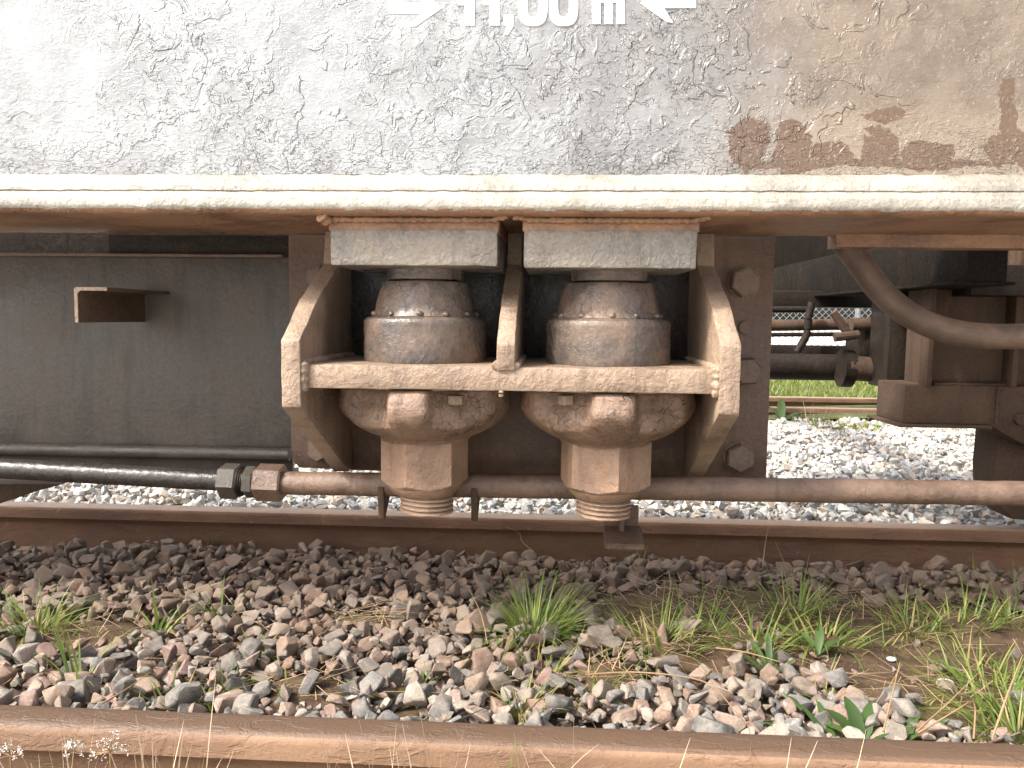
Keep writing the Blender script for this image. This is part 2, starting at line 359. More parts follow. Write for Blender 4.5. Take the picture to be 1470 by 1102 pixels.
def grid(name, x0, x1, y0, y1, st, fn, m, **kw):
    nx = int((x1-x0)/st)+1; ny = int((y1-y0)/st)+1
    vs_ = [(x0+i*st, y0+j*st, fn(x0+i*st, y0+j*st)) for j in range(ny) for i in range(nx)]
    fs = [(j*nx+i, j*nx+i+1, (j+1)*nx+i+1, (j+1)*nx+i) for j in range(ny-1) for i in range(nx-1)]
    me = D.meshes.new(name); me.from_pydata(vs_, [], fs); fin(me, m, 180)
    return obj(name, me, **kw)
def gfront(x, y):
    return gz(x, y) + bare(x, y)*.028 + .004*mnoise.noise((x*30, y*30, 7)) - (.05 if y < .9 else 0)
bed = grid('ballast_bed', -2.2, 2.2, .35, 2.33, .022, gfront, M['soil'], kind='structure')
bed2 = grid('gravel_bed', -3.2, 4.2, 2.34, 5.25, .05, lambda x, y: gz(x, y)-.01, M['gravelbase'], kind='structure')
def flat(name, x0, x1, y0, y1, z, m):
    me = D.meshes.new(name); me.from_pydata([(x0, y0, z), (x1, y0, z), (x1, y1, z), (x0, y1, z)], [], [(0, 1, 2, 3)]); fin(me, m)
    return obj(name, me, kind='structure')
flat('ground', -300, 300, -300, 300, -.26, M['yard'])
verge = grid('grass_verge', -8, 12, 5.26, 9.2, .2, lambda x, y: -.06+.03*mnoise.noise((x, y, 5)), M['verge'], kind='structure')
flat('concrete_yard', -60, 80, 9.21, 120, -.05, M['yard'])

# stones: hulls of random points, dropped one by one on a height map
def hull(n, seed, bev):
    r = random.Random(seed); b = bmesh.new(); s = (1, r.uniform(.55, .95), r.uniform(.42, .8))
    for _ in range(n):
        v = Vector((r.gauss(0, 1), r.gauss(0, 1), r.gauss(0, 1))).normalized()*r.uniform(.74, 1.1)
        # push towards a blocky solid so faces come out broad and flat
        m_ = max(abs(v.x), abs(v.y), abs(v.z)); v = v.lerp(v/m_*.82, r.uniform(.2, .6))
        b.verts.new((v.x*s[0], v.y*s[1], v.z*s[2]))
    bmesh.ops.convex_hull(b, input=b.verts[:])
    bmesh.ops.delete(b, geom=[v for v in b.verts if not v.link_faces], context='VERTS')
    bmesh.ops.dissolve_limit(b, angle_limit=rad(14), verts=b.verts[:], edges=b.edges[:])
    if bev: bmesh.ops.bevel(b, geom=b.edges[:], offset=bev, segments=1, affect='EDGES', profile=.5)
    bmesh.ops.triangulate(b, faces=b.faces[:]); bmesh.ops.recalc_face_normals(b, faces=b.faces[:])
    me = D.meshes.new('stone'); b.to_mesh(me); b.free(); return me
def arrays(me):
    v = np.empty(len(me.vertices)*3); me.vertices.foreach_get('co', v); f = np.array([p.vertices[:] for p in me.polygons]); return v.reshape(-1, 3), f
front_var = [hull(random.choice([10, 12, 14, 17]), i, .06) for i in range(16)]
for me in front_var: fin(me, M['stone'], 24)
back_var = [hull(13, 50+i, 0) for i in range(10)]
FA = [arrays(m) for m in front_var]; BA = [arrays(m) for m in back_var]
def drop(x0, x1, y0, y1, ntry, rlo, rhi, level, res, seed, ok, base):
    r = np.random.RandomState(seed); nx = int((x1-x0)/res)+1; ny = int((y1-y0)/res)+1
    Hm = np.array([[base(x0+i*res, y0+j*res) for i in range(nx)] for j in range(ny)]); out = []
    B0 = Hm.copy()
    for _ in range(ntry):
        R = rlo+(rhi-rlo)*(r.beta(1.3, 2.2) if r.rand() < .6 else r.uniform(0, .18)); x = r.uniform(x0+R, x1-R); y = r.uniform(y0+R, y1-R)
        i = int((x-x0)/res); j = int((y-y0)/res); k = max(1, int(R*.72/res))
        sl = (slice(max(0, j-k), j+k+1), slice(max(0, i-k), i+k+1)); h = Hm[sl]
        q = ok(x, y)
        if q < .75 and r.rand() > q**1.6: continue
        if h.mean()-B0[sl].mean() > level*q: continue
        z = h.mean()*.75+h.max()*.25 + R*.30
        yy, xx = np.mgrid[sl]; d2 = ((xx-i)**2+(yy-j)**2)*(res/(R*.85))**2
        cap = z+np.sqrt(np.clip(1-d2, 0, 1))*R*.55; Hm[sl] = np.where(d2 < 1, np.maximum(h, cap), h)
        # lean towards the slope of what lies below
        out.append((x, y, z, R, r.rand()*6.283, r.normal(0, .42), r.normal(0, .42), r.rand(), r.randint(1000)))
    return out
def rotm(s):
    return np.array((Matrix.Rotation(s[4], 3, 'Z') @ Matrix.Rotation(s[5], 3, 'X') @ Matrix.Rotation(s[6], 3, 'Y')))
def mass(name, sts, A, m, parent, sharp=24):
    V = []; Fc = []; T = []; n = 0
    for s in sts:
        v, f = A[s[8] % len(A)]; V.append((v*s[3])@rotm(s).T+np.array(s[:3])); Fc.append(f+n); n += len(v); T.append(np.full(len(v), s[7]))
    V = np.concatenate(V); Fc = np.concatenate(Fc); T = np.concatenate(T)
    me = D.meshes.new(name); me.vertices.add(len(V)); me.vertices.foreach_set('co', V.ravel()); me.loops.add(len(Fc)*3); me.loops.foreach_set('vertex_index', Fc.ravel().astype(np.int32))
    me.polygons.add(len(Fc)); me.polygons.foreach_set('loop_start', np.arange(0, len(Fc)*3, 3, dtype=np.int32)); me.update(calc_edges=True)
    a = me.attributes.new('tone', 'FLOAT', 'POINT'); a.data.foreach_set('value', T.astype(np.float32)); fin(me, m, sharp)
    return obj(name, me, parent, kind='stuff')
def visible_size(s):
    v = Rm.transposed() @ (Vector(s[:3])-Vector((0, 0, H)))
    if v.z > -.2: return 0
    px, py = 735-F*v.x/v.z, 551+F*v.y/v.z
    return s[3]/-v.z if -10 < px < 1480 and 700 < py < 1075-(1470-px)*.045 and s[1] > 1.13 else 0
def okf(x, y): 
    e = 1-bare(x, y)*1.0+.22*mnoise.noise((x*5, y*5, 9)); return max(.03, min(.7, e)) if bare(x, y) > .1 else max(.5, 1+.2*mnoise.noise((x*4, y*4, 2)))
fs_ = drop(-1.95, 1.6, 1.10, 2.26, 18000, .008, .043, .030, .006, 11, okf, gfront)
fs_ += drop(-1.6, 1.6, .40, 1.0, 1500, .012, .03, .02, .008, 12, lambda x, y: .7, gfront)
fs_.sort(key=visible_size, reverse=True)
for s in fs_[:299]:
    o = obj('stone', front_var[s[8] % len(front_var)], bed); o.scale = (s[3],)*3; o.location = s[:3]
    o.rotation_euler = (Matrix.Rotation(s[4], 3, 'Z') @ Matrix.Rotation(s[5], 3, 'X') @ Matrix.Rotation(s[6], 3, 'Y')).to_euler()
mass('loose_stones', fs_[299:], FA, M['stone_s'], bed)
bs = drop(-2.6, 3.6, 2.33, 5.22, 20000, .015, .036, .028, .012, 21, lambda x, y: 1 if y < 4.6 else .55, lambda x, y: gz(x, y)-.005)
bs = [s for s in bs if s[1] > 2.36]
mass('stones', bs, BA, M['stone_b'], bed2, 30)
print('stones', len(fs_), len(bs))

# ------------------------------------------------------------------ rails
def rail(name, y, ztop, m, label, x0=-6, x1=6, group=None):
    hh = .159; hw = .0335
    half = [(0, 0), (.012, -.0002), (.022, -.0018), (.029, -.005), (.0325, -.010), (hw, -.015), (hw+.001, -.036), (.030, -.0395), (.0125, -.052), (.0085, -.062), (.008, -.085), (.009, -.115), (.014, -.130), (.035, -.141), (.07, -.149), (.0715, -.159)]
    pts = [(y-a, ztop+b) for a, b in half]+[(y+a, ztop+b) for a, b in half[::-1][:-1]]
    bm = bmesh.new(); n = 160; rings = []
    for i in range(n+1):
        x = x0+(x1-x0)*i/n; rings.append([bm.verts.new((x, p[0]+.0006*mnoise.noise((x*9, k*3, 0)), p[1]+.0005*mnoise.noise((x*11, k*3, 5)))) for k, p in enumerate(pts)])
    K = len(pts)
    for i in range(n):
        for k in range(K): bm.faces.new((rings[i][k], rings[i][(k+1)%K], rings[i+1][(k+1)%K], rings[i+1][k]))
    bm.faces.new(rings[0]); bm.faces.new(rings[-1])
    o = obj(name, bm, None, m, 40, label=label, category='rail', group='rails running past the wagon')
    return o
rail('running_rail', 1.070, 0, M['rail_near'], 'lighter orange rusty rail in the foreground along the bottom of the picture')
rail('running_rail', 2.300, 0, M['rail'], 'dark brown rail beneath the wagon with a shiny pale top edge')
rail('running_rail', 6.15, .0, M['rail'], 'far dark rail seen through the gap beneath the wagon at the grass edge', -8, 12)
rail('running_rail', 5.55, -.015, M['rail'], 'reddish distant rail half buried in gravel, in front of the rail at the grass edge', -8, 12)

# ------------------------------------------------------------------ the wagon
WAG = thing('freight_wagon', (0, 1.6, 0), 'dusty brown and grey freight wagon underframe with two big spindle nuts on a welded bracket', 'wagon')
def P(name, m, sharp=32, parent=None, **kw):
    bm = bmesh.new(); return bm, (lambda: part(name, bm, parent or WAG, M[m], sharp, **kw))
zs = lambda y, Y: U(735, y, Y=Y).z
# side sill: web face, fillet, flange
YW, YL = 1.545, 1.50
zf = zs(252, YW)
face = [(YW, 1.32), (YW, zf+.004)]
def strip(bm, pts, x0, x1, st, rough=0, s=40):
    n = int((x1-x0)/st); rings = []
    for i in range(n+1):
        x = x0+(x1-x0)*i/n
        rings.append([bm.verts.new(Vector((x, p[0], p[1]))+mnoise.noise_vector(Vector((x*s, p[0]*s, p[1]*s)))*(rough*(p[2] if len(p) > 2 else 1))) for p in pts])
    for i in range(n):
        for k in range(len(pts)-1): bm.faces.new((rings[i][k], rings[i][k+1], rings[i+1][k+1], rings[i+1][k]))
def densify(pts, st):
    out = [pts[0]]
    for a, b in zip(pts, pts[1:]):
        n = max(1, int(math.hypot(b[0]-a[0], b[1]-a[1])/st))
        out += [tuple(a[k]+(b[k]-a[k])*i/n for k in range(len(a))) for i in range(1, n+1)]
    return out
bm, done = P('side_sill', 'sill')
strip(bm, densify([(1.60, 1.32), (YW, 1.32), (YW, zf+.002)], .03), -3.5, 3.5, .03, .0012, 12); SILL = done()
z2, z3, z4 = zs(273, 1.515), zs(279, 1.51), zs(300, YL)
bm, done = P('bottom_flange', 'lip', parent=SILL)
prof = [(YW+.012, zf+.001, 0), (YW, zf+.002), (1.536, zf-.004), (1.526, zf-.014), (1.520, zf-.022), (1.519, z2+.001), (1.522, z2-.001), (1.5145, z2-.004), (1.507, z3-.003), (1.502, z3-.008), (YL, z4+.008), (1.501, z4+.003), (1.505, z4-.002)]
prof = [p if len(p) == 3 else (*p, 1) for p in prof]
strip(bm, densify(prof, .005), -3.5, 3.5, .008, .0016, 55); done()
bm, done = P('flange_underside', 'underside', parent=SILL)
prof = [(1.503, z4, 1), (1.507, z4-.005, 1), (1.515, z4-.0085, 1), (1.55, z4-.0095, 1), (1.84, z4-.012, 1), (1.845, z4+.01, 1), (1.845, z4+.35, 0), (1.60, 1.45, 0)]
strip(bm, densify(prof, .012), -3.5, 3.5, .02, .0014, 50); done()
ZU = z4-.011                      # underside level of the sill
# lettering  -> 11,00 m <-
YT = YW-.0016
def mark(name, pts):
    bm = bmesh.new(); w = [U(x, y, Y=YT) for x, y in pts]
    prism_xz(bm, [(p.x, p.z) for p in w], YT, YW+.004, 0); part(name, bm, SILL, M['white'])
def ring_mark(name, x0, x1, y0, y1, t):
    bm = bmesh.new(); N = 32; out = []; inn = []
    for k in range(N):
        a = 2*math.pi*k/N; c, s = math.cos(a), math.sin(a); e = lambda v, q: math.copysign(abs(v)**q, v)
        cx, cy = (x0+x1)/2, (y0+y1)/2
        po = U(cx+(x1-x0)/2*e(c, .75), cy+(y1-y0)/2*e(s, .6), Y=YT); pi = U(cx+((x1-x0)/2-t)*e(c, .75), cy+((y1-y0)/2-t)*e(s, .6), Y=YT)
        out.append(po); inn.append(pi)
    vo = [bm.verts.new(p) for p in out]; vi = [bm.verts.new(p) for p in inn]
    wo = [bm.verts.new((p.x, YW+.004, p.z)) for p in out]; wi = [bm.verts.new((p.x, YW+.004, p.z)) for p in inn]
    for k in range(N):
        j = (k+1) % N
        for q in ((vo[k], vo[j], vi[j], vi[k]), (vo[k], wo[k], wo[j], vo[j]), (vi[k], vi[j], wi[j], wi[k])): bm.faces.new(q)
    part(name, bm, SILL, M['white'])
mark('arrow_marking', [(559, 4), (606, 4), (594, -14), (602, -16), (635, 11), (597, 37), (588, 38), (604, 19), (559, 19)])
mark('arrow_marking', [(999, -5), (955, -5), (964, -22), (957, -24), (919, 4), (957, 31), (966, 32), (953, 11), (999, 11)])
for x in (657, 693): mark('digit_one', [(x, 7), (x, -3), (x+10, -9), (x+14, -27), (x+24, -27), (x+24, 36), (x+10, 36), (x+10, 7)])
mark('comma', [(723, 21), (737, 21), (737, 37), (729, 50), (724, 50), (728, 36), (723, 36)])
ring_mark('digit_zero', 744, 786, -28, 37, 13); ring_mark('digit_zero', 788, 830, -28, 37, 13)
mark('letter_m', [(850, 34), (850, -8), (862, -8), (862, -4), (870, -9), (878, -4), (888, -9), (897, -2), (897, 34), (885, 34), (885, 3), (880, 3), (880, 34), (868, 34), (868, 3), (862, 3), (862, 34)])

# mounting plate behind the bracket, with bolts
YP = 1.87
bm, done = P('mounting_plate', 'plate')
xa, _, zb, _ = RC(416, 345, 500, 672, YP); xb = U(1107, 500, Y=YP).x
prism_xz(bm, [(xa, ZU-.001), (xb, ZU-.001), (xb, zb-.02), (xa+.02, zb), (xa, zb+.02)], YP, YP+.018, .002); PLATE = done()
for (px, py, af, rot) in [(456, 399, .052, .3), (456, 645, .052, .5), (1070, 405, .060, .35), (1073, 533, .058, .1), (1063, 658, .060, .5)]:
    bm, done = P('bolt', 'brown', parent=PLATE); c = U(px, py, Y=YP-.02); hexhead(bm, c.x, YP, c.z, af, .028, rot)
    tube(bm, [(c.x, YP, c.z), (c.x, YP-.004, c.z)], af*.62, 28); done()
bm, done = P('rivet', 'plate', parent=PLATE); c = U(1070, 470, Y=YP-.005); tube(bm, [(c.x, YP, c.z), (c.x, YP-.008, c.z)], .0145, 24); done()

for (g0, g1) in ((-.484, -.116), (-.078, .296)):      # thin black panel at the back of the upper pockets
    bm, done = P('black_panel', 'black', parent=PLATE); box(bm, g0, g1, YP-.006, YP-.001, .4835, ZU-.003, .001); done()
# welded bracket
BRK = part('bearing_bracket', (lambda b: (prism(b, [(1.503, .4365), (YP, .4365), (YP, .4815), (1.503, .4815)], -.487, .299, .003, 4, .0016), b)[1])(bmesh.new()), WAG, M['bracket'])
gus = [(1.488, .400), (1.488, .527), (1.60, .607), (1.70, .655), (1.77, .690), (1.785, ZU-.001), (YP, ZU-.001), (YP, .215), (1.84, .208)]
for x0, x1 in ((-.523, -.486), (.298, .336)):
    bm, done = P('gusset_plate', 'bracket', parent=BRK); prism(bm, gus, x0, x1, .003, 4, .0016); done()
bm, done = P('gusset_plate', 'bracket', parent=BRK)
prism(bm, [(1.498, .475), (1.492, .525), (1.60, .607), (1.70, .655), (1.77, .690), (1.785, ZU-.001), (YP, ZU-.001), (YP, .475)], -.114, -.080, .003, 4, .0016); done()
# weld beads
def bead(name, pts, r, parent, m='bracket'):
    bm = bmesh.new(); q = []
    for a, b in zip(pts, pts[1:]):
        n = max(2, int((Vector(b)-Vector(a)).length/.003)); q += line(a, b, n)[:-1]
    q.append(Vector(pts[-1])); rr = [r*(1+.18*math.sin(i*1.35)+.25*mnoise.noise((i*.21, r*99, 0))) for i in range(len(q))]
    tube(bm, q, rr, 10, r*.3, 90); return part(name, bm, parent, M[m], 60)
bead('weld_bead', [(-.483, 1.502, .486), (-.484, 1.500, .455), (-.484, 1.505, .432)], .009, BRK)
bead('weld_bead', [(.296, 1.502, .486), (.296, 1.500, .455), (.297, 1.505, .432)], .010, BRK)
bead('weld_bead', [(-.485, 1.50, .484), (-.484, YP, .484)], .007, BRK)
bead('weld_bead', [(.297, 1.50, .484), (.296, YP, .484)], .007, BRK)
bead('weld_bead', [(-.118, 1.50, .484), (-.117, YP, .484)], .006, BRK)
bead('weld_bead', [(-.077, 1.50, .484), (-.078, YP, .484)], .006, BRK)
bead('weld_drip', [(-.105, 1.502, .437), (-.105, 1.501, .430), (-.105, 1.501, .4255)], .0045, BRK)

# bearing pads
YB = 1.545
for (x0, y0, x1, y1) in ((474, 329, 714, 381), (752, 330, 1001, 385)):
    bm, done = P('bearing_pad', 'pad'); a, b, c, d = RC(x0, y0, x1, y1, YB)
    box(bm, a, b, YB, 1.82, c, d, .004, 4, .0012); pd = done()
    bm, done = P('pad_packing', 'underside', parent=pd); box(bm, a-.003, b+.003, YB+.002, 1.82, d-.004, ZU+.004, .003, 3, .004); done()
    bead('weld_bead', [(a-.02, YB-.012, ZU+.002), (a+.01, YB-.003, ZU-.004), (b-.01, YB-.003, ZU-.004), (b+.02, YB-.012, ZU+.002)], .0055, pd, 'underside')
bead('weld_blob', [(U(462, 320, Y=1.53).x, 1.52, ZU+.002), (U(470, 328, Y=1.53).x, 1.54, ZU-.010)], .011, SILL, 'underside')

# the two spindles
YC = 1.69
Zy = lambda y: zs(y, YC)
for (pxc, pn, phi, Rn, side, nm, dy) in ((611, 610, -75, 63.5, 1, 'left', 0), (871, 869, -47, 66.5, -1, 'right', 3)):
    k = YC/F; cx = U(pxc, 550+dy, Y=YC).x; cn = U(pn, 650+dy, Y=YC).x; Z = lambda y: zs(y, YC)
    ROOT = part('spindle', (lambda b: (lathe(b, fine([(.050, ZU-.06), (.052, Z(380)), (.0525, Z(560)), (.050, Z(628))], .03), cx, YC, 48), b)[1])(bmesh.new()), WAG, M['casting'])
    # bearing housing with rounded rim
    bm, done = P('bearing_housing', 'casting', 30, ROOT)
    lathe(bm, fine([(.085, .4815), (.1285, .4818), (.1295, .49), (.129, Z(463)), (.126, Z(459)), (.118, Z(456.5)), (.098, Z(453)), (.08, Z(452))], .006), cx, YC, 96, rough=.0012, s=45); done()
    bm, done = P('cone_cap', 'cap', 30, ROOT)
    lathe(bm, fine([(.112, Z(455)), (.109, Z(451)), (.106, Z(448)), (.102, Z(436)), (.096, Z(418)), (.0925, Z(409)), (.090, Z(406.5)), (.06, Z(405.5))], .004), cx, YC, 110, rough=.0028, s=34); done()
    bm, done = P('collar', 'casting', 30, ROOT)
    lathe(bm, fine([(.078, Z(404)), (.080, Z(403)), (.080, Z(391)), (.084, Z(386)), (.095, Z(381)), (.10, Z(375))], .005), cx, YC, 72, rough=.002, s=40); done()
    for a in range(-90, 100, 30):
        a = a+random.uniform(-4, 4); bm, done = P('rim_nub', 'casting', 40, ROOT); r_ = .1085
        x, y = cx+r_*math.sin(rad(a)), YC-r_*math.cos(rad(a)); bmesh.ops.create_icosphere(bm, subdivisions=2, radius=.0075, matrix=Matrix.Translation((x, y, Z(452))) @ Matrix.Diagonal((1, 1, .8, 1))); jit(bm, .002, 120); done()
    # cast dish under the shelf: dome with a front rib and scooped bolt pockets
    zt = .4365
    def dishf(r, z, a):
        aa = (math.degrees(a)+180) % 360-180; t_ = (z-Z(630))/(zt-Z(630))
        rib = math.exp(-((aa+2*side)/14)**8); q = r
        for c_ in (32, -34):
            q -= .036*math.exp(-((aa-c_)/19)**4)*max(0, min(1, (t_-.30)/.4))*(1-rib)
        q += .010*rib*math.exp(-((t_-.55)/.45)**2)
        return q+.002*mnoise.noise((a*3, z*30, cx*5))
    pr = [(.06, zt-.004), (.172, zt-.004), (.179, zt-.010), (.182, Z(577)), (.180, Z(584)), (.173, Z(593)), (.160, Z(603)), (.144, Z(611)), (.126, Z(618)), (.106, Z(624)), (.096, Z(628)), (.094, Z(631)), (.07, Z(632))]
    bm, done = P('cast_dish', 'dish', 50, ROOT); lathe(bm, fine(pr, .004), cx, YC, 180, dishf, .003, 30); done()
    bm, done = P('dish_washer', 'bracket', 40, ROOT); lathe(bm, [(.10, zt), (.157, zt), (.157, zt-.006), (.10, zt-.006)], cx, YC, 72); done()
    bx_ = 653 if side == 1 else 812
    bm, done = P('dish_bolt', 'bracket', 30, ROOT); c = U(bx_, 576, Y=1.545)
    bb = bmesh.new(); bmesh.ops.create_cone(bb, cap_ends=True, segments=6, radius1=.0165, radius2=.0165, depth=.018); bmesh.ops.bevel(bb, geom=bb.edges[:], offset=.0015, segments=2, affect='EDGES', profile=.5)
    for v in bb.verts: v.co += Vector((c.x, 1.555, c.z+.002))
    merge(bm, bb); done()
    # hexagon nut with conical foot
    RN = Rn*k; z0, z1 = Z(708), Z(629)
    def hexf(r, z, a):
        d = (math.degrees(a)-phi) % 60-30; hx = RN*math.cos(rad(30))/math.cos(rad(d)); return min(hx, r)
    bm, done = P('hex_nut', 'nut', 22, ROOT); a0 = rad(phi) % (2*math.pi)
    prn = [(.05, z0-.002), (.066, z0), (.072, z0+.006), (.0765, z0+.012), (.079, z0+.018), (.0805, z0+.0185), (.090, z0+.025), (.1, z0+.030), (.12, z0+.036), (.12, z1-.006), (.12, z1-.002), (.1, z1)]
    bmn = bm; rings = []; SG = 144
    for (r, z) in fine(prn[:8], .004)+prn[8:]:
        ring = []
        for q_ in range(SG):
            a = a0+2*math.pi*q_/SG; rr = hexf(r, z, a); v = Vector((cn+rr*math.sin(a), YC-rr*math.cos(a), z)); v += mnoise.noise_vector(v*30)*.0012; ring.append(bmn.verts.new(v))
        rings.append(ring)
    for i in range(len(rings)-1):
        for q_ in range(SG): bmn.faces.new((rings[i][q_], rings[i][(q_+1) % SG], rings[i+1][(q_+1) % SG], rings[i+1][q_]))
    bmn.faces.new(rings[0]); bmn.faces.new(rings[-1]); done()
    # threaded end
    bm, done = P('threaded_end', 'thread', 60, ROOT); zt0, zt1 = Z(737), z0+.004; pitch = .0098
    n = int((zt1-zt0)/.0009); prt = [(.0, zt0), (.050, zt0)]+[(.0555, zt0+.0009*i) for i in range(1, n)]
    def thf(r, z, a):
        if r < .0551: return r
        u = ((z-zt0)/pitch+a/(2*math.pi)) % 1; w_ = abs(u-.5)*2; return .0480+.0095*min(1, max(0, (1-w_)*1.5))
    lathe(bm, prt, U(pn+3*side, 720, Y=YC).x, YC, 72, thf, .0016, 60); done()

# left longitudinal web plate and its ledges
YQ = 1.89
bm, done = P('web_plate', 'web'); x0, x1, z0, z1 = RC(-350, 366, 418, 668, YQ); box(bm, x0, x1, YQ, YQ+.012, z0, z1, .001); WEB = done()
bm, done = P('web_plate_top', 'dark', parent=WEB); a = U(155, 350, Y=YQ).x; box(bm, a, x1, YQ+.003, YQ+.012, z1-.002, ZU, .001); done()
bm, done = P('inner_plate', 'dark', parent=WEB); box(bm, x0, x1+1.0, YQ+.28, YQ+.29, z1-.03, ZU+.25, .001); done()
bm, done = P('ledge_strip', 'plate', parent=WEB); box(bm, x0, x1-.01, YQ-.03, YQ, z1-.004, z1+.003, .002); done()
bm, done = P('edge_bead', 'web', parent=WEB); a = U(0, 644, Y=YQ-.012); b = U(416, 652, Y=YQ-.012); d = (a-b)*.5
tube(bm, line(a+d, b, 40), .0155, 20, .001); done()
bm, done = P('web_foot', 'web', parent=WEB); box(bm, x0, x1, YQ-.02, YQ+.05, z0-.012, z0, .002); done()
# angle iron sticking out of the web
bm, done = P('angle_iron', 'bogie', parent=WEB); x0, x1, z0, z1 = RC(108, 412, 155, 463, 1.62); t_ = .007
prism_xz(bm, [(x0, z0), (x0, z1-.004), (x0+.004, z1), (x1, z1), (x1, z1-t_), (x0+t_+.006, z1-t_), (x0+t_, z1-t_-.006), (x0+t_, z0)], 1.62, YQ, .0008); done()
bm, done = P('angle_iron_end', 'bracket', parent=WEB); prism_xz(bm, [(x0, z0), (x0, z1-.004), (x0+.004, z1), (x1, z1), (x1, z1-t_), (x0+t_+.006, z1-t_), (x0+t_, z1-t_-.006), (x0+t_, z0)], 1.617, 1.6195, 0); done()

# brake pipe: black length, unions, brown length
YR = 1.765
cz = lambda px, py: U(px, py, Y=YR)
a, b = cz(0, 672), cz(322, 690); c, d = cz(400, 693), cz(1470, 708)
zc = lambda x: (YR, (a.z+(b.z-a.z)*(x-a.x)/(b.x-a.x)) if x < b.x else (b.z+(c.z-b.z)*(x-b.x)/(c.x-b.x)) if x < c.x else c.z+(d.z-c.z)*(x-c.x)/(d.x-c.x))
bm, done = P('brake_pipe', 'black'); a2 = a+(a-b)*1.5; tube(bm, line(a2, b, 120), .0235, 28, .0009); PIPE = done()
bm, done = P('pipe_length', 'pipe', parent=PIPE, label='dusty brown length of pipe'); d2 = d+(d-c)*.8; tube(bm, line(c, d2, 200), .0265, 32, .0013, 25); done()
xn = [cz(p, 690).x for p in (318, 341, 345, 351, 356, 366, 370, 402, 408)]
bm, done = P('union_nut', 'web', parent=PIPE, label='grey union nut'); hexx(bm, xn[0], xn[2], zc, .041, rad(8)); done()
bm, done = P('union_thread', 'dark', parent=PIPE)
for i in range(3):
    q = xn[2]+i*.004; tube(bm, [(q, *zc(q)), (q+.003, *zc(q+.003))], .035-.002*i, 28)
done()
bm, done = P('lock_nut', 'web', parent=PIPE); hexx(bm, xn[3]+.002, xn[5]+.004, zc, .036, rad(25)); done()
bm, done = P('union_nut', 'pipe', parent=PIPE, label='brown union nut'); hexx(bm, xn[6]-.002, xn[8], zc, .043, rad(10)); done()
# tabs and the hanger under the pipe
for px in (546, 678):
    bm, done = P('support_tab', 'bogie'); x = U(px, 712, Y=YR).x; z = zc(x)[1]
    prism(bm, [(YR-.03, z-.0), (YR-.022, z-.074), (YR-.014, z-.077), (YR+.09, z+.0)], x, x+.014, .002); done()
bm, done = P('hanger', 'plate'); a = U(893, 715, Y=1.74); zz = U(895, 766, Y=1.72).z
box(bm, a.x-.004, a.x+.006, 1.735, 1.80, zz-.0, zc(a.x)[1], .0015)
x0, x1 = U(868, 770, Y=1.72).x, U(924, 770, Y=1.72).x
box(bm, x0, x1-.006, 1.775, 1.783, zz-.002, zz+.05, .002)
b = bmesh.new(); bmesh.ops.create_cube(b, size=1)
for v in b.verts: v.co = Vector(((x0+x1)/2+v.co.x*(x1-x0), 1.735+v.co.y*.085, zz-.012+v.co.z*.012+v.co.y*.02))
bmesh.ops.bevel(b, geom=b.edges[:], offset=.002, segments=2, affect='EDGES'); merge(bm, b)
box(bm, (x0+x1)/2-.02, (x0+x1)/2+.02, 1.70, 1.76, zz-.034, zz-.022, .003); done()

# lower left bogie corner
bm, done = P('bogie_corner', 'bogie'); p = [U(-60, 690, Y=2.02), U(105, 690, Y=2.02), U(60, 702, Y=2.02), U(5, 721, Y=2.02), U(-60, 724, Y=2.02)]
prism_xz(bm, [(q.x, q.z) for q in p], 1.98, 2.12, .003); done()

# right side: hose, cross bearer, bogie
bm = bmesh.new(); ctrl = [(1205, 340), (1232, 375), (1262, 415), (1300, 448), (1345, 470), (1400, 481), (1470, 482), (1560, 470), (1700, 430)]
Yh = [1.86, 1.84, 1.82, 1.80, 1.79, 1.78, 1.78, 1.78, 1.8]; W3 = [U(x, y, Y=q) for (x, y), q in zip(ctrl, Yh)]
def catmull(P_, n):
    out = []
    for i in range(len(P_)-1):
        p0, p1, p2, p3 = P_[max(i-1, 0)], P_[i], P_[i+1], P_[min(i+2, len(P_)-1)]
        for k in range(n):
            t = k/n; out.append(.5*((2*p1)+(p2-p0)*t+(2*p0-5*p1+4*p2-p3)*t*t+(3*p1-p0-3*p2+p3)*t**3))
    return out+[P_[-1]]
cp = catmull(W3, 14); me = D.meshes.new('air_hose'); tube(bm, cp, .0275, 28, cap=False)
HO = part('air_hose', bm, WAG, M['hose'], 60); uvl = HO.data.uv_layers.new(name='UVMap')
for pl in HO.data.polygons:
    i, kk = divmod(pl.index, 28)
    vi = list(pl.vertices)
    for li, v in zip(pl.loop_indices, vi):
        r_, k_ = divmod(v, 28); k_ = 28 if (k_ == 0 and any(q % 28 == 27 for q in vi)) else k_
        uvl.data[li].uv = (r_*2.2, k_*1.0)
# lower flange strip on the right
bm, done = P('cover_strip', 'underside'); x0 = U(1200, 356, Y=1.8).x; zt = ZU-.001; box(bm, x0, 3, 1.80, 1.86, zs(352, 1.8), zt+.01, .002, 3, .0015); done()
# cross bearer running away from us
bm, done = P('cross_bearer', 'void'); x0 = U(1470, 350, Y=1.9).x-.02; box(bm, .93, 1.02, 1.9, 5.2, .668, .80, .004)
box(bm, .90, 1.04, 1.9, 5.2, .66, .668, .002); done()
bm, done = P('inner_sill', 'void'); box(bm, -3.0, 5.0, 5.2, 5.3, .66, 1.3, .004); done()
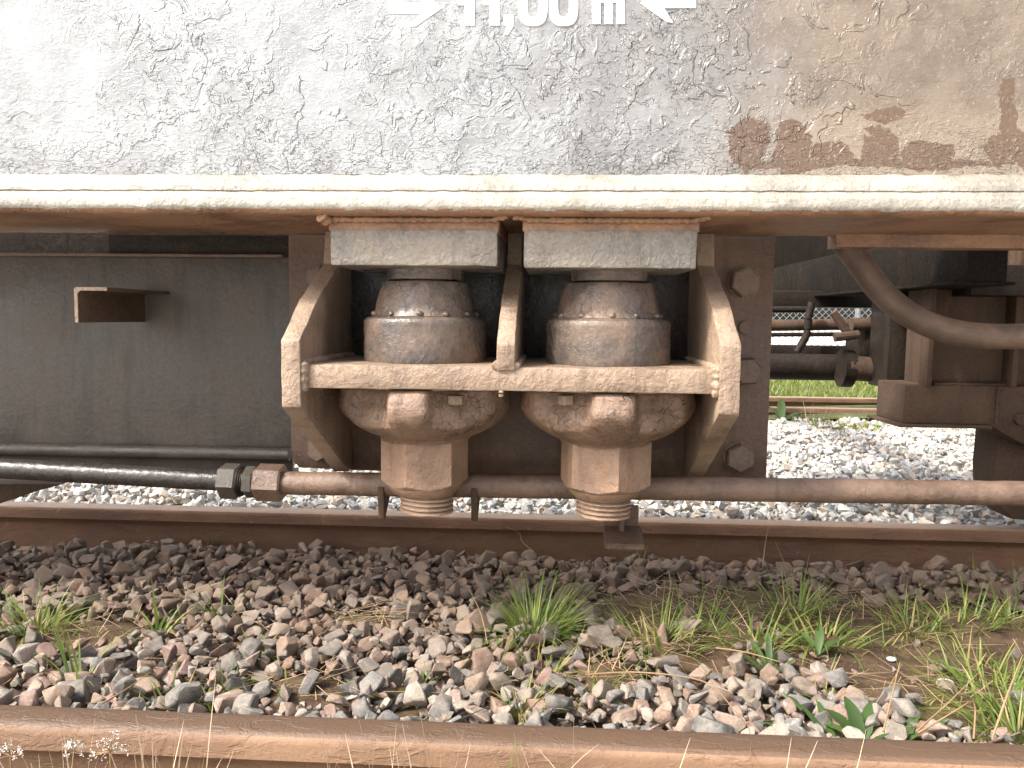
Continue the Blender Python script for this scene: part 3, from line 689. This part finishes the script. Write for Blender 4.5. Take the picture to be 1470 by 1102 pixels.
# bogie side frame
bm, done = P('bogie_frame', 'bogie'); x0, x1, z0, z1 = RC(1297, 556, 1800, 612, 2.16)
a = U(1425, 610, Y=2.16).x
prism_xz(bm, [(x0, z0), (x0, z1), (x1, z1), (x1, z0-.12), (a+.10, z0-.06), (a-.01, z0)], 2.16, 2.34, .004); BOG = done()
bm, done = P('frame_lip', 'bogie', parent=BOG); box(bm, x0-.018, a-.01, 2.14, 2.36, z0-.008, z0-.0005, .002); done()
bm, done = P('upper_box', 'bogie', parent=BOG); x2, _, z2_, z3_ = RC(1330, 350, 1800, 556, 2.2); box(bm, x2, x1, 2.2, 2.32, z1-.002, z3_+.1, .004); done()
for (px, w) in ((1330, 8), (1452, 8)):
    bm, done = P('frame_rib', 'bogie', parent=BOG); a_, b_, c_, d_ = RC(px, 350, px+w, 556, 2.17); box(bm, a_, b_, 2.15, 2.2-.001, z1-.001, d_+.08, .002); done()
bm, done = P('frame_rib', 'bogie', parent=BOG); a_, b_, c_, d_ = RC(1340, 550, 1450, 554, 2.17); box(bm, a_, b_, 2.17, 2.2-.001, c_, d_, .001); done()
bm, done = P('weld_seam', 'bogie', parent=BOG); xx = U(1432, 585, Y=2.155).x; tube(bm, line((xx, 2.158, z0+.004), (xx, 2.158, z1-.002), 30), .005, 8, .002, 90); done()
bm, done = P('bogie_rivet', 'bogie', parent=BOG); c_ = U(1466, 602, Y=2.15); hexhead(bm, c_.x, 2.159, c_.z, .03, .014, .2); done()
bm, done = P('axle_guard', 'bogie', parent=BOG); x0, x1, z0g, _ = RC(1425, 600, 1800, 700, 2.26); prism_xz(bm, [(x0, z0-.03), (x0-.004, z0-.13), (x0+.003, z0-.21), (x0+.05, z0-.27), (x1, z0-.30), (x1, z0-.02)], 2.24, 2.36, .005); done()
bm, done = P('spring_box', 'dark', parent=BOG); x0, x1, z0, z1 = RC(1395, 380, 1600, 425, 2.1); box(bm, x0, x1, 2.1, 2.2, z0, z1, .004); done()
# brake rigging seen through the gap
RIG = part('brake_rigging', (lambda b: (tube(b, line(U(1040, 468, Y=2.7), U(1300, 464, Y=2.7), 20), .019, 18), b)[1])(bmesh.new()), WAG, M['bogie'])
def rig(name, m, fn):
    bm = bmesh.new(); fn(bm); part(name, bm, RIG, M[m])
rig('brake_beam', 'dark', lambda b: box(b, *RC(1000, 497, 1310, 513, 2.75)[:2], 2.7, 2.9, *RC(1000, 497, 1310, 513, 2.75)[2:], .003))
rig('cross_tube', 'dark', lambda b: tube(b, line(U(1000, 524, Y=2.6), U(1245, 528, Y=2.6), 20), .042, 24))
rig('cross_tube', 'bogie', lambda b: tube(b, line(U(1215, 527, Y=2.5), U(1330, 537, Y=2.5), 20), .038, 24, .002))
rig('tube_flange', 'dark', lambda b: tube(b, line(U(1206, 528, Y=2.52), U(1222, 529, Y=2.52), 2), .058, 24))
rig('brake_cylinder', 'dark', lambda b: box(b, *RC(1228, 468, 1300, 512, 2.62)[:2], 2.55, 2.72, *RC(1228, 468, 1300, 512, 2.62)[2:], .012))
rig('cylinder_rod', 'bogie', lambda b: tube(b, line(U(1222, 466, Y=2.55), U(1302, 463, Y=2.55), 8), .021, 20, .001))
rig('upper_beam', 'dark', lambda b: box(b, *RC(1000, 418, 1320, 441, 2.95)[:2], 2.9, 3.1, *RC(1000, 418, 1320, 441, 2.95)[2:], .004))
rig('upper_rod', 'dark', lambda b: tube(b, line(U(1040, 444, Y=2.8), U(1165, 444, Y=2.8), 6), .011, 12))
rig('pull_rod', 'dark', lambda b: tube(b, catmull([U(1166, 434, Y=2.65), U(1161, 455, Y=2.65), U(1158, 480, Y=2.65), U(1144, 505, Y=2.65)], 6), .0125, 14))
rig('side_lever', 'bogie', lambda b: tube(b, line(U(1196, 448, Y=2.5), U(1222, 486, Y=2.5), 3), .013, 8))
rig('lever_end', 'bogie', lambda b: tube(b, line(U(1198, 484, Y=2.48), U(1232, 480, Y=2.48), 3), .014, 10))
rig('lower_rod', 'dark', lambda b: tube(b, line(U(1000, 481, Y=2.95), U(1300, 479, Y=2.95), 4), .008, 10))
rig('hook', 'dark', lambda b: tube(b, catmull([U(1284, 553, Y=2.3), U(1286, 563, Y=2.3), U(1295, 563, Y=2.3), U(1298, 554, Y=2.3)], 6), .007, 10))
rig('vertical_plate', 'dark', lambda b: box(b, *RC(1268, 400, 1335, 560, 2.4)[:2], 2.36, 2.5, *RC(1268, 400, 1335, 556, 2.4)[2:], .003))

# ------------------------------------------------------------------ plants
def blades(sets, name, m, sharp=180):
    V = []; Fc = []; T = []
    for (base, d, L, w, bend, tone, n) in sets:
        d = Vector(d); h = Vector((d.x, d.y, 0)); h = h.normalized() if h.length > 1e-4 else Vector((1, 0, 0)); sidev = Vector((-h.y, h.x, 0))
        sidev = (sidev+Vector((random.uniform(-.6, .6), random.uniform(-.6, .6), 0))).normalized()
        i0 = len(V); p = Vector(base); dirn = Vector((h.x*math.sin(d.z), h.y*math.sin(d.z), math.cos(d.z)))
        ang = d.z
        for k in range(n+1):
            t = k/n; ww = w*(1-t**1.8)*.5+.0002
            V += [tuple(p-sidev*ww), tuple(p+sidev*ww)]; T += [min(1, max(0, tone+.25*t*t)) ]*2
            ang += bend/n; p = p+Vector((h.x*math.sin(ang), h.y*math.sin(ang), math.cos(ang)))*(L/n)
        for k in range(n): a = i0+2*k; Fc.append((a, a+1, a+3, a+2))
    me = D.meshes.new(name); me.from_pydata(V, [], Fc); at = me.attributes.new('tone', 'FLOAT', 'POINT'); at.data.foreach_set('value', T); fin(me, m, sharp)
    return me
def shift(sets_at, origin): return sets_at
def tuft(px, py, n, Ht, spread, label, dry=.15, lean=.5, w=.0035, group=None, name='grass_tuft', z=None, cat='grass tuft', mat='grass'):
    c = U(px, py, Z=-.10 if z is None else z); S = []; n = int(n*(1.7 if px == 768 else .8 if px > 920 else 1.2)); Ht *= 1.3; w *= .95; dry = min(.8, dry+.08)
    for _ in range(n):
        a = random.uniform(0, 6.283); r = spread*math.sqrt(random.random())*.5; dr = random.random() < dry
        out = min(1.25, random.uniform(.05, lean)+r/spread*.5)
        S.append(((r*math.cos(a), r*math.sin(a)*.8, -.012), (math.cos(a+random.uniform(-.7, .7)), math.sin(a+random.uniform(-.7, .7)), out), Ht*random.uniform(.45, 1.05)*(.8 if dr else 1), w*random.uniform(.7, 1.3), random.uniform(.1, 1.7), random.uniform(.75, 1) if dr else random.uniform(0, .55), 5))
    o = obj(name, blades(S, name, M[mat]), label=label, category=cat); o.location = (c.x, c.y, gfront(c.x, c.y)+(.022 if bare(c.x, c.y) < .5 else .006))
    o['group'] = group or 'grass tufts growing in the ballast between the rails'
    return o
tuft(768, 905, 190, .135, .09, 'big bright green grass tuft on the ballast under the right half of the bracket', .12, .55)
tuft(50, 900, 120, .10, .12, 'low spreading green and yellow grass tuft at the left edge of the ballast', .25, .9)
tuft(945, 915, 120, .13, .15, 'loose grass tuft with long leaning blades beside the bare soil right of the bright tuft', .3, .8)
tuft(1000, 905, 70, .12, .12, 'thin blue-green grass tuft just right of the loose leaning tuft', .15, .6)
tuft(1140, 880, 120, .12, .10, 'upright yellow-green grass tuft in front of the dark rail near the dry stalk', .2, .5)
tuft(1180, 915, 90, .10, .13, 'grass tuft with broad blades below the upright yellow-green one', .15, .6, .005)
tuft(1080, 920, 60, .11, .12, 'small dark green grass tuft beside the broad weed leaves', .15, .7, .005)
tuft(1310, 900, 70, .10, .13, 'yellowish grass tuft on the soil at right, above the small white pebble', .35, .7)
tuft(1375, 895, 90, .11, .16, 'wide green grass tuft near the right edge, next to the yellowish one', .2, .7)
tuft(1455, 890, 80, .12, .12, 'grass tuft at the right edge in the shade below the dark rail', .2, .6)
tuft(1440, 1000, 160, .11, .17, 'dense grass tuft at the right edge beside the dry straws near the foreground rail', .2, .8)
tuft(1465, 1060, 120, .12, .15, 'grass tuft in the right corner touching the foreground rail', .2, .8)
tuft(1400, 960, 70, .09, .12, 'short grass tuft in the soil left of the dense tuft at the right edge', .2, .8)
tuft(1400, 822, 22, .10, .05, 'sparse long-bladed grass tuft against the dark rail on the right', .1, 1.0)
tuft(925, 815, 40, .07, .09, 'small green tuft against the dark rail beneath the hanger plate', .1, 1.1)
tuft(185, 850, 26, .05, .05, 'tiny yellow-green sprig among dark stones at left below the rail', .6, .5)
tuft(270, 850, 24, .06, .05, 'tiny yellowish sprig among dark stones right of the other sprig below the rail', .6, .6)
tuft(115, 975, 10, .16, .03, 'few tall single green blades at left between pale stones near the foreground rail', .0, .4, .005)
tuft(228, 900, 14, .10, .05, 'few broad green blades standing among dark stones left of the centre', .1, .6, .006)
tuft(320, 880, 10, .09, .03, 'few thin upright green blades among brown stones', .1, .3, .004)
tuft(370, 930, 22, .06, .06, 'small soft green sprig beside a round pale stone', .3, .6)
tuft(325, 975, 26, .05, .05, 'short green sprig under the large pale stone at left', .1, .7)
tuft(245, 1000, 20, .07, .05, 'short green blades close behind the foreground rail at left', .1, .5)
tuft(300, 1000, 16, .05, .04, 'small green sprig close behind the foreground rail, right of the other blades', .1, .5)
tuft(290, 780, 12, .07, .04, 'thin green blades in the shade right under the dark rail at left', .1, .6)
tuft(600, 975, 10, .07, .03, 'few thin blades among pale stones below the left spindle', .2, .4)
tuft(745, 1010, 34, .09, .05, 'olive grass sprig behind the foreground rail below the bright tuft', .5, .5)
tuft(775, 950, 40, .07, .10, 'yellowing grass fringe at the foot of the bright green tuft', .7, .9)
tuft(1190, 990, 30, .05, .07, 'short mossy sprig in front of the grass tufts at right', .4, .9)
tuft(850, 985, 24, .06, .05, 'small olive sprig beside bluish grey stones', .5, .7)
tuft(1260, 920, 30, .06, .08, 'low olive sprig on the bare soil at right', .4, .9)
# ground cover
S = []
for (cx, cy, rx, ry) in SOILS:
    for _ in range(int(3600*rx*ry)+25):
        a = random.uniform(0, 6.283); r = math.sqrt(random.random()); x, y = cx+rx*r*math.cos(a), cy+ry*r*math.sin(a)
        if y < 1.12 or y > 2.26 or mnoise.noise((x*9, y*9, 4)) < -.05: continue
        b_ = random.uniform(0, 6.283)
        S.append(((x, y, gfront(x, y)-.004), (math.cos(b_), math.sin(b_), random.uniform(.2, 1.3)), random.uniform(.012, .05), random.uniform(.0015, .0035), random.uniform(0, 1.4), random.uniform(.2, 1.0), 3))
o = obj('ground_cover', blades(S, 'ground_cover', M['grass']), kind='stuff', label='short sparse grass and moss growing on the bare soil patches', category='grass')
S = []
for _ in range(520):
    cx, cy, rx, ry = random.choice(SOILS+[(-.6, 1.5, .9, .3), (0, 1.8, 1., .4)]); a = random.uniform(0, 6.283); r = math.sqrt(random.random()); x, y = cx+rx*r*math.cos(a), cy+ry*r*math.sin(a)
    if y < 1.12 or y > 2.26: continue
    b_ = random.uniform(0, 6.283); S.append(((x, y, gfront(x, y)+(.012 if bare(x, y) > .3 else .035)), (math.cos(b_), math.sin(b_), random.uniform(1.35, 1.6)), random.uniform(.03, .12), random.uniform(.001, .0022), random.uniform(-.2, .25), random.uniform(0, .5), 4))
obj('dead_straw', blades(S, 'dead_straw', M['straw']), kind='stuff', label='scattered dead straw lying on the soil and stones', category='straw')
# far grass and weeds
S = []
for _ in range(26000):
    x, y = random.uniform(.5, 6.5), random.uniform(6.3, 9.1); b_ = random.uniform(0, 6.283)
    S.append(((x, y, -.07), (math.cos(b_), math.sin(b_), random.uniform(.1, .9)), random.uniform(.05, .14), random.uniform(.006, .011), random.uniform(.2, 1), random.uniform(.15, .8), 2))
obj('verge_grass', blades(S, 'verge_grass', M['grass']), kind='stuff', label='bright sunlit grass beyond the far rails', category='grass')
S = []
for _ in range(5000):
    x, y = random.uniform(.8, 3.6), random.gauss(4.95, .22)
    if y > 5.45 or mnoise.noise((x*2.5, y*2.5, 8)) < -.02: continue
    b_ = random.uniform(0, 6.283); S.append(((x, y, -.08), (math.cos(b_), math.sin(b_), random.uniform(.1, 1.1)), random.uniform(.03, .11), random.uniform(.005, .011), random.uniform(.2, 1), random.uniform(.3, 1), 2))
obj('trackside_weeds', blades(S, 'trackside_weeds', M['grass']), kind='stuff', label='pale weeds growing in the sunlit gravel before the far rails', category='weeds')
# dry stalks
def stalks(px, top, n, sp, label, Y=.93, z0=-.17, lean=.25, branch=0):
    n = int(n*1.6+.5) if n > 1 else 1; top -= 8
    c = U(px, 1100, Y=Y); S = []; zt = U(px, top, Y=Y).z
    for _ in range(n):
        b_ = random.choice([0, math.pi])+random.uniform(-.7, .7); x = random.gauss(0, sp)
        L = (zt-z0)*random.uniform(.7, 1.05)
        S.append(((x, random.gauss(0, .012), 0), (math.cos(b_), math.sin(b_), random.uniform(0, lean)), L, random.uniform(.0026, .0042), random.uniform(-.1, .4), random.uniform(.3, 1), 5))
        for _ in range(branch):
            S.append(((x+random.gauss(0, .01), 0, L*random.uniform(.5, .8)), (math.cos(b_), math.sin(b_), random.uniform(.4, 1.1)), L*.3, .0016, .3, random.uniform(.5, 1), 3))
    o = obj('dry_stalks', blades(S, 'dry_stalks', M['straw']), label=label, category='dry grass', group='dry stalks standing in front of the foreground rail'); o.location = (c.x, Y, z0)
stalks(82, 1035, 9, .014, 'bunch of dry pale stalks before the foreground rail, leftmost in the picture')
stalks(225, 1030, 10, .018, 'bunch of dry pale stalks second from the left before the foreground rail')
stalks(270, 1000, 5, .008, 'tall thin dry stalks right of the second bunch before the foreground rail', lean=.12)
stalks(130, 1000, 1, .004, 'single long slanting dry straw crossing the foreground rail at left', lean=.5)
stalks(420, 1050, 3, .02, 'two or three short dry stalks alone before the foreground rail left of centre', lean=.4)
stalks(545, 1050, 8, .018, 'bunch of dry stalks before the foreground rail below the left spindle')
stalks(630, 1040, 6, .014, 'dry stalks leaning together before the foreground rail just left of the green blades')
stalks(800, 1055, 7, .016, 'forked dry stalks before the foreground rail right of the green blades', branch=1)
stalks(1085, 1065, 2, .01, 'two dry stalk tips before the foreground rail right of centre')
stalks(1185, 1080, 2, .008, 'short dry stalk tip at the lower edge near the right')
stalks(925, 1000, 1, .003, 'lone upright dry stalk in front of the foreground rail below the hanger', lean=.1)
def green(px, top, n, label):
    c = U(px, 1100, Y=.94); S = []
    for _ in range(n):
        b_ = random.choice([0, math.pi])+random.uniform(-.7, .7)
        S.append(((random.gauss(0, .006), 0, 0), (math.cos(b_), math.sin(b_), random.uniform(0, .15)), (U(px, top, Y=.94).z+.17)*random.uniform(.75, 1.02), .005, .15, random.uniform(.1, .4), 5))
    o = obj('grass_tuft', blades(S, 'grass_tuft', M['grass']), label=label, category='grass tuft'); o.location = (c.x, .94, -.17)
green(709, 1050, 7, 'few fresh green blades rising before the foreground rail at the lower centre')
def straw(pts, label, w=.0024, m='straw'):
    bm = bmesh.new(); q = catmull([Vector(p) for p in pts], 6); w *= .72; tube(bm, q, [w*(1-.75*i/len(q)) for i in range(len(q))], 6)
    o = obj('dry_straw', bm, None, M[m], 60, label=label, category='dry straw', group='single dry straws lying on the track')
def G(px, py, dz=0.0): p = U(px, py, Z=-.09+dz); return p
straw([U(842, 968, Y=1.42), U(920, 965, Y=1.40), U(1010, 978, Y=1.36), U(1055, 1020, Y=1.2), U(1075, 1045, Y=1.14), U(1078, 1100, Y=.98)], 'long bent pale straw lying over the stones and the foreground rail right of centre', .0022)
straw([U(1315, 1050, Y=1.16), U(1360, 1010, Y=1.2), U(1405, 965, Y=1.25)], 'thicker pale straw leaning up to the right beside the dense grass tuft', .0022)
straw([U(1318, 1052, Y=1.15), U(1355, 1030, Y=1.16), U(1390, 1008, Y=1.17)], 'shorter pale straw under the thicker leaning straw at right', .0025)
straw([U(1268, 1050, Y=1.16), U(1280, 1000, Y=1.2), U(1292, 950, Y=1.24)], 'upright dry straw next to the bright weed rosette', .0024)
straw([U(1425, 1058, Y=1.14), U(1445, 1000, Y=1.16), U(1468, 940, Y=1.2)], 'reddish dry straw standing in the dense grass at the right edge', .0028)
straw([U(1398, 1060, Y=1.14), U(1400, 1020, Y=1.15), U(1397, 1005, Y=1.15)], 'short reddish upright straw left of the dense grass', .0026)
straw([U(770, 795, Y=2.18), U(750, 778, Y=2.2), U(745, 765, Y=2.21), U(725, 755, Y=2.22)], 'thin curved straw before the dark rail between the spindles', .0018)
straw([U(1095, 812, Y=2.18), U(1098, 785, Y=2.2), U(1103, 755, Y=2.21)], 'thin reddish dry stem before the dark rail right of the hanger', .0028)
straw([U(1130, 815, Y=2.18), U(1120, 795, Y=2.2), U(1113, 777, Y=2.21)], 'fine short dry stem just right of the reddish stem before the dark rail', .0016)
straw([U(700, 925, Y=1.62), U(690, 880, Y=1.68), U(668, 835, Y=1.8)], 'thin straw lying on stones left of the bright green tuft', .0017)
straw([U(1085, 920, Y=1.62), U(1062, 880, Y=1.68), U(1035, 843, Y=1.8)], 'thin straw sloping over the loose leaning grass right of centre', .0017)
straw([U(1028, 930, Y=1.6), U(1070, 936, Y=1.58), U(1120, 950, Y=1.54)], 'brown lying twig below the dark green tuft', .003)
straw([U(145, 1010, Y=1.25), U(180, 990, Y=1.28), U(215, 965, Y=1.33)], 'pale straw lying across the stones at lower left', .0022)
straw([U(265, 1000, Y=1.3), U(285, 950, Y=1.35), U(292, 940, Y=1.4)], 'thin pale straw leaning on stones behind the left stalks', .0016)
# broad-leaved weeds
def leafmesh(L, w, lobes, curl):
    bm = bmesh.new(); n = 9; rows = []
    for k in range(n+1):
        t = k/n; ww = w*math.sin(math.pi*min(1, t*.9+.08))**.8*(.55+.45*t)*(1+lobes*(.35 if k % 2 else -.35)); a = curl*t
        x = L*t*math.cos(a); z = L*t*math.sin(a)
        rows.append([bm.verts.new((x-(.12*L*lobes if k % 2 else 0), -ww/2, z+ww*.18)), bm.verts.new((x, 0, z)), bm.verts.new((x-(.12*L*lobes if k % 2 else 0), ww/2, z+ww*.18))])
    for i in range(n):
        for j in range(2): bm.faces.new((rows[i][j], rows[i][j+1], rows[i+1][j+1], rows[i+1][j]))
    me = D.meshes.new('leaf'); bm.to_mesh(me); bm.free(); a_ = me.attributes.new('tone', 'FLOAT', 'POINT'); a_.data.foreach_set('value', [random.uniform(.2, .9)]*len(me.vertices)); fin(me, M['leaf'], 180); return me
def rosette(px, py, leaves, label, z=-.09):
    c = U(px, py, Z=z); r = thing('weed_plant', (c.x, c.y, gfront(c.x, c.y)+.01), label, 'weed', 'weeds among the ballast')
    for (az, el, L, w, lob, curl) in leaves:
        o = obj('leaf', leafmesh(L, w, lob, curl), r); o.rotation_euler = (0, -rad(el), rad(az))
rosette(1240, 1048, [(100, 60, .085, .032, .2, -.3), (60, 50, .09, .030, .2, -.3), (130, 45, .08, .034, .2, -.3), (20, 30, .07, .026, .3, -.2), (160, 40, .075, .028, .3, -.3), (80, 35, .07, .030, .2, -.1), (-20, 40, .05, .02, .2, 0)], 'bright green broad-leaved weed rosette close behind the foreground rail at right')
rosette(1200, 1050, [(150, 58, .115, .020, .9, -.3), (172, 22, .13, .018, .9, -.1), (100, 50, .09, .018, .8, -.2)], 'dark jagged dandelion leaves left of the bright rosette')
rosette(1300, 1045, [(20, 22, .10, .022, .7, -.1), (50, 30, .08, .02, .7, -.1)], 'grey-green feathery weed leaves right of the bright rosette')
rosette(1105, 945, [(110, 55, .09, .018, .1, -.3), (80, 70, .09, .017, .1, -.2), (150, 45, .08, .018, .1, -.3), (60, 45, .08, .018, .1, -.3), (20, 30, .07, .016, .1, 0)], 'weed with narrow oval leaves in the grass right of centre')
rosette(1175, 930, [(70, 60, .07, .024, .1, -.3), (120, 50, .06, .022, .1, -.3), (20, 45, .06, .022, .1, -.3)], 'small light green weed with rounded leaves among the right grass tufts')
c = U(1122, 600, Z=-.06); r = thing('weed_plant', (c.x, c.y, -.09), 'large-leaved green weed in sunlight beside the column plate, before the far rails', 'weed')
for (az, el, L, w) in ((10, 40, .16, .08), (150, 60, .16, .08), (80, 75, .18, .07), (-30, 35, .14, .07)):
    o = obj('leaf', leafmesh(L, w, .05, -.3), r); o.rotation_euler = (0, -rad(el), rad(az))
def farstalk(px, py, top, n, label):
    c = U(px, py, Z=-.08); S = []
    for _ in range(n): S.append(((random.gauss(0, .03), 0, 0), (random.choice([-1, 1]), .2, random.uniform(0, .25)), (py-top)/F*c.y*random.uniform(.7, 1.05), .010, .1, random.uniform(.2, .8), 3))
    o = obj('dry_stalks', blades(S, 'dry_stalks', M['straw']), label=label, category='dry grass', group='dry stems in the sunlit gap'); o.location = (c.x, c.y, -.09)
farstalk(1112, 615, 562, 2, 'slanting dry stem next to the large-leaved weed in the sunlit gap')
farstalk(1160, 622, 570, 5, 'upright reddish dry stems before the far rails in the sunlit gap')
farstalk(1213, 622, 590, 3, 'short dry stem at the middle of the sunlit gap')
# white seed heads by the foreground rail
def umbel(px, py, R, label, Y=.95):
    c = U(px, py, Y=Y); r = thing('seed_head', (c.x, Y, -.17), label, 'seed head', 'white seed heads by the foreground rail'); S = []; b2 = bmesh.new()
    top = Vector((0, 0, c.z+.17))
    bm = bmesh.new(); tube(bm, [(0, 0, 0), tuple(top)], .0012, 6)
    for k in range(16):
        a = random.uniform(0, 6.283); e = random.uniform(-.2, 1.2); p = top+Vector((math.cos(a)*math.cos(e), math.sin(a)*math.cos(e)*.6, math.sin(e)))*R*random.uniform(.6, 1)
        tube(bm, [tuple(top), tuple(p)], .0006, 5)
        for _ in range(7):
            q = p+Vector((random.gauss(0, .1), random.gauss(0, .1), random.gauss(0, .1)))*R; bmesh.ops.create_icosphere(b2, subdivisions=1, radius=random.uniform(.0005, .0011), matrix=Matrix.Translation(q))
    obj('stem', bm, r, M['straw'], 60); obj('fluff', b2, r, M['fluff'], 60)
umbel(158, 1078, .026, 'white fluffy seed head between the two left bunches of dry stalks')
umbel(105, 1080, .016, 'small white seed head beside the leftmost dry stalks')
umbel(15, 1085, .018, 'white seed head at the lower left corner')
# white pebbles on soil
for i, (px, py, r_, lab) in enumerate([(1280, 945, .009, 'tiny white pebble on the bare soil at right'), (1357, 979, .015, 'oval pale pebble on soil left of the dense grass'), (789, 1031, .008, 'small white pebble behind the foreground rail at centre')]):
    c = U(px, py, Z=-.10); bm = bmesh.new(); bmesh.ops.create_icosphere(bm, subdivisions=2, radius=r_, matrix=Matrix.Translation((0, 0, 0)) @ Matrix.Diagonal((1.2, .8, .5, 1)))
    jit(bm, .002, 60); o = obj('pebble', bm, None, M['fluff'], 180, label=lab, category='pebble', group='pale pebbles on the soil'); o.location = (c.x, c.y, gfront(c.x, c.y)+.006)

# ------------------------------------------------------------------ fence beyond
FN = thing('mesh_fence', (3.5, 9.6, -.05), 'grey wire mesh fence far beyond the tracks, seen through the slits of the underframe', 'fence')
V = []; E = []; x0, x1, z1 = -2, 8, 1.3
bm = bmesh.new()
def thin(a, b, r=.0035):
    a, b = Vector(a), Vector(b); d = (b-a).normalized(); u = d.cross(Vector((0, 1, 0))).normalized()*r; w = Vector((0, r, 0)); vs1 = [bm.verts.new(a+q) for q in (u, w, -u)]; vs2 = [bm.verts.new(b+q) for q in (u, w, -u)]
    for k in range(3): bm.faces.new((vs1[k], vs1[(k+1) % 3], vs2[(k+1) % 3], vs2[k]))
s_ = .075; n = int((x1-x0+z1)/s_)
for i in range(n):
    xa_ = x0-z1+i*s_; thin((xa_, 9.6, -.05), (xa_+z1, 9.6, z1-.05)); thin((xa_+z1, 9.61, -.05), (xa_, 9.61, z1-.05))
part('wire_mesh', bm, FN, M['wire'])
for x in (-1.5, 1, 3.5, 6):
    bm = bmesh.new(); tube(bm, [(x, 9.63, -.06), (x, 9.63, 1.35)], .03, 12); part('post', bm, FN, M['wire'])
